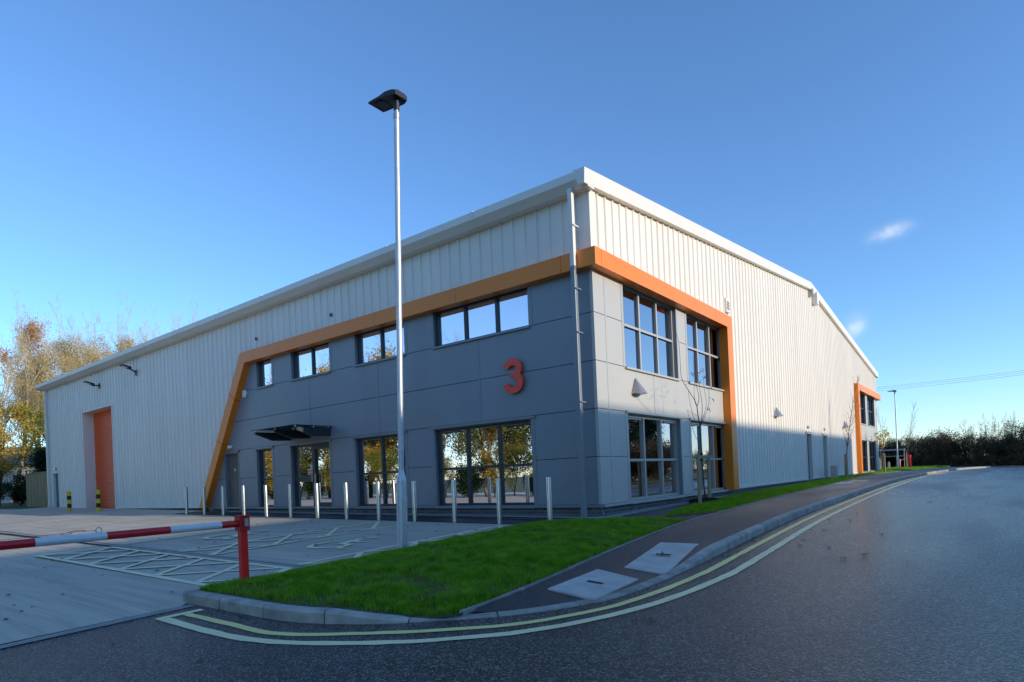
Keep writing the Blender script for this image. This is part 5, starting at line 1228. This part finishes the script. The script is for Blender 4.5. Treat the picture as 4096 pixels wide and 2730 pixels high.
tag(mb.build('cross_rail', MAT['stake']), 'short timber cross rail between the near sapling stakes', 'tree stake')
MB().tube([fx(*zN(404, 1105), sx_)+[0.0, 0, 0], fx(*zN(405, 1165), sx_)], 0.034, 12).build('tree_tie', MAT['rubber'], st)
V_ = []; 
r_ = np.random.default_rng(77); n_ = 900; a = r_.uniform(0, 6.28, n_); q = 0.42*np.sqrt(r_.random(n_)); X = sx_+q*np.cos(a); Y = 3.4+q*np.sin(a); Z = zs(X, Y)+0.135+0.06*(1-(q/0.42)**2)
Vm, Fm = leaf_quads(np.stack([X, Y, Z], 1), 2600, 0.022, 0.012, 78); tag(numpy_mesh('bark_mulch', Vm, Fm, MAT['mulch'], org=(0, 0, 0)), 'dark bark mulch heaped round the near sapling', 'mulch', kind='stuff')
# further saplings by the path
tree_kind('sap_birch', 121, 5.4, 0.035, 'bark_red', 'leaf_tan', 40, 0.03, 0.05, levels=4, nb=(26, 5, 3), spread=0.6, first=0.28, ratio=0.22, up=0.5, wob=0.04, rmin=0.0022)
tree_kind('sap_leafy', 122, 3.5, 0.022, 'bark_dark', 'leaf_gold', 260, 0.05, 0.12, levels=3, nb=(10, 5), spread=0.45, first=0.25, ratio=0.36, up=0.6, wob=0.05, zfrac=(0, 0.6), rmin=0.0025)
def sapling(key, x, y, h, label, stakes):
    z = G(x, y, 0.13); plant(key, 'young_tree', (x, y, z), 0.7, 1.0, label, 'tree', None); o = bpy.context.scene.collection.objects
    base = {'sap_birch': 5.4, 'sap_leafy': 3.5}[key]; t_ = [q for q in bpy.data.objects if q.name.startswith('young_tree')]
    t_ = max(t_, key=lambda q: q.name if q.name != 'young_tree' else ''); s_ = h/base; t_.scale = (s_,)*3
    for dx, dy, hh, lb in stakes: stake(x+dx, y+dy, z-0.03, hh, 'tree_stake', lb, 'sapling stakes', 0.05)
sapling('sap_birch', 0.62, 22.9, 5.0, 'tall thin birch sapling in front of the ribbed wall past the side doors', [(0.10, -0.35, 1.12, 'timber stake in front of the tall birch sapling'), (-0.08, 0.45, 1.15, 'timber stake behind the tall birch sapling')])
sapling('sap_leafy', 0.95, 33.6, 4.2, 'sapling with a few yellow leaves before the far portal windows', [(0.08, -0.5, 1.15, 'timber stake in front of the yellow leaved sapling'), (-0.1, 0.4, 1.2, 'timber stake behind the yellow leaved sapling')])
# utility box near the birch
def zT(x, y): return (3500+x/3.948, 1600+y/3.948)
MB().box(0.42, 0.66, 20.3, 20.7, G(0.5, 20.5, 0.08), G(0.5, 20.5, 0.74)).build('utility_cabinet', MAT['greyalu'], bevel=0.02); uc = bpy.data.objects['utility_cabinet']
MB().box(0.66, 0.668, 20.34, 20.66, G(0.5, 20.5, 0.14), G(0.5, 20.5, 0.70)).build('cabinet_door', MAT['greyalu'], uc); tag(uc, 'small grey utility cabinet beside the birch sapling stake', 'cabinet')
# far lamp, birch, shelter, red posts
pl_ = fy(*zT(365, 1080), 48.5); lamp_post(float(pl_[0]), 48.5, 6.45, 'far lamp column beyond the end of the building near the shelter')
pb = fy(*zT(512, 1080), 48.0); sapling('sap_birch', float(pb[0]), 48.0, 5.6, 'reddish birch sapling beside the red posts at the road end', [(0.0, -0.35, 1.25, 'timber stake of the birch sapling by the red posts')])
def red_post(px_, Y, h, r0, label):
    p = fy(*zT(px_, 1070), Y); x = float(p[0]); z = G(x, Y, 0.10); o = MB().lathe([(r0, -0.1), (r0, h), (r0*0.85, h+0.02), (0.001, h+0.021)], (x, Y, z), 16).build('red_post', MAT['postred'], smooth=2); tag(o, label, 'post'); return np.array([x, Y, z+h])
ra = red_post(392, 51.5, 0.80, 0.07, 'short red post with barrier tape left of the birch sapling'); rb = red_post(548, 50.5, 1.10, 0.14, 'stout red post with barrier tape right of the birch sapling')
nseg = 14; tp = empty('barrier_tape', tuple((ra+rb)/2-[0, 0, 0.2])); tag(tp, 'sagging red and white barrier tape between the red posts', 'tape')
for i in range(nseg):
    f0, f1 = i/nseg, (i+1)/nseg-0.002; q = []
    for f_ in (f0, f1):
        p = ra*(1-f_)+rb*f_+np.array([0, -0.16, -0.08-0.16*4*f_*(1-f_)*0.6]); q.append(p)
    MB().add([q[0]-[0,0,.035], q[1]-[0,0,.035], q[1]+[0,0,.035], q[0]+[0,0,.035], q[0]-[0,-.003,.035], q[1]-[0,-.003,.035], q[1]+[0,.003,.035], q[0]+[0,.003,.035]], [(0,1,2,3),(7,6,5,4),(0,3,7,4),(1,5,6,2),(3,2,6,7),(0,4,5,1)]).build('tape_band', MAT['whitepaint' if i % 2 else 'postred'], tp)
# curved cycle shelter
Ys = 53.0; pa = fy(*zT(100, 1090), Ys); pbb = fy(*zT(478, 1080), Ys); x0, x1 = float(pa[0]), float(pbb[0]); zb = G(x0, Ys, 0.03); Hs = 1.72
shl = empty('cycle_shelter', ((x0+x1)/2, Ys, zb)); tag(shl, 'curved roof smoked cycle shelter at the end of the building', 'shelter')
arc = [(0.0, 0.0), (0.0, 1.0), (0.04, 1.22), (0.15, 1.42), (0.34, 1.58), (0.60, 1.68), (0.95, Hs), (1.3, Hs), (1.62, 1.64)]
for x in (x0, x1-0.05):
    P = [(x+0.02, Ys+1.6-q[0], zb+q[1]) for q in arc]; MB().tube(P, 0.035, 8).build('hoop', MAT['greyalu'], shl)
    MB().tube([(x+0.02, Ys-0.05, zb), (x+0.02, Ys-0.02, zb+1.66)], 0.03, 8).build('front_post', MAT['greyalu'], shl)
for i in range(4):
    xa, xb_ = x0+(x1-x0)*i/4+0.02, x0+(x1-x0)*(i+1)/4-0.02; mb = MB(); k = len(arc)
    mb.add([(xa, Ys+1.6-q[0], zb+q[1]+0.02) for q in arc]+[(xb_, Ys+1.6-q[0], zb+q[1]+0.02) for q in arc]+[(xa, Ys+1.6-q[0], zb+q[1]+0.03) for q in arc]+[(xb_, Ys+1.6-q[0], zb+q[1]+0.03) for q in arc], [(j, j+1, k+j+1, k+j) for j in range(k-1)]+[(2*k+j, 3*k+j, 3*k+j+1, 2*k+j+1) for j in range(k-1)])
    mb.build('roof_panel', MAT['acrylic'], shl)
MB().box(x0, x1, Ys-0.02, Ys+0.02, zb+1.10, zb+1.15).build('cross_rail', MAT['greyalu'], shl); MB().box(x0, x1, Ys-0.03, Ys+0.01, zb+1.62, zb+1.68).build('cross_rail', MAT['greyalu'], shl)
# pale marker posts
for px_, Y, h, lab in ((222, 46.0, 0.62, 'short pale marker post in front of the cycle shelter'), (70, 41.5, 0.95, 'pale marker post beside the far corner of the building')):
    p = fy(*zT(px_, 1100), Y); x = float(p[0]); z = G(x, Y, 0.10); tag(MB().prism([(x-0.07, z-0.1), (x+0.07, z-0.1), (x+0.07, z+h-0.06), (x, z+h), (x-0.07, z+h-0.06)], 'y', Y, Y+0.08).build('marker_post', MAT['whiteplastic'], bevel=0.01), lab, 'post')
# overhead wires far away
def zR(x, y): return (3300+x/2.613, 1400+y/2.613)
for i, (ya, yb, lab) in enumerate(((392, 215, 'top one of three overhead power cables'), (408, 237, 'middle one of three overhead power cables'), (430, 258, 'lowest one of three overhead power cables'))):
    A = fy(*zR(560, ya), 130.0); B = fy(*zR(2080, yb), 118.0); D = (B-A); P = []
    for f_ in np.linspace(-1.0, 2.4, 30): q = A+D*f_; q[2] += 0.35*(f_-0.5)**2-0.09; P.append(q)
    tag(MB().tube(P, 0.017, 5).build('power_cable', MAT['wire']), lab, 'cable', 'overhead power cables')
# ================================================================== UNIT ACROSS THE ROAD (casts the big shadow)
XO = 36.0; HO = 2.05+XO*math.tan(SUN_EL)/math.cos(SUN_AZ); YE = 28.75+XO*math.tan(SUN_AZ)
ow = empty('opposite_warehouse', (XO+15, 0, -0.6)); tag(ow, 'tall pale warehouse across the road whose shadow covers the foreground', 'warehouse')
MB().box(XO, XO+30, -48, YE, -1.0, HO-0.12).build('wall', MAT['clad'], ow)
MB().box(XO-0.02, XO+30.05, -48.05, YE+0.0, HO-0.25, HO).build('parapet', MAT['trim'], ow)
for i in range(5):
    y = -34+i*12; o = MB().box(XO-0.04, XO+0.1, y, y+4, -0.8, 4.2).build('loading_door', MAT['slate'], ow)
print('objects', len(bpy.data.objects))
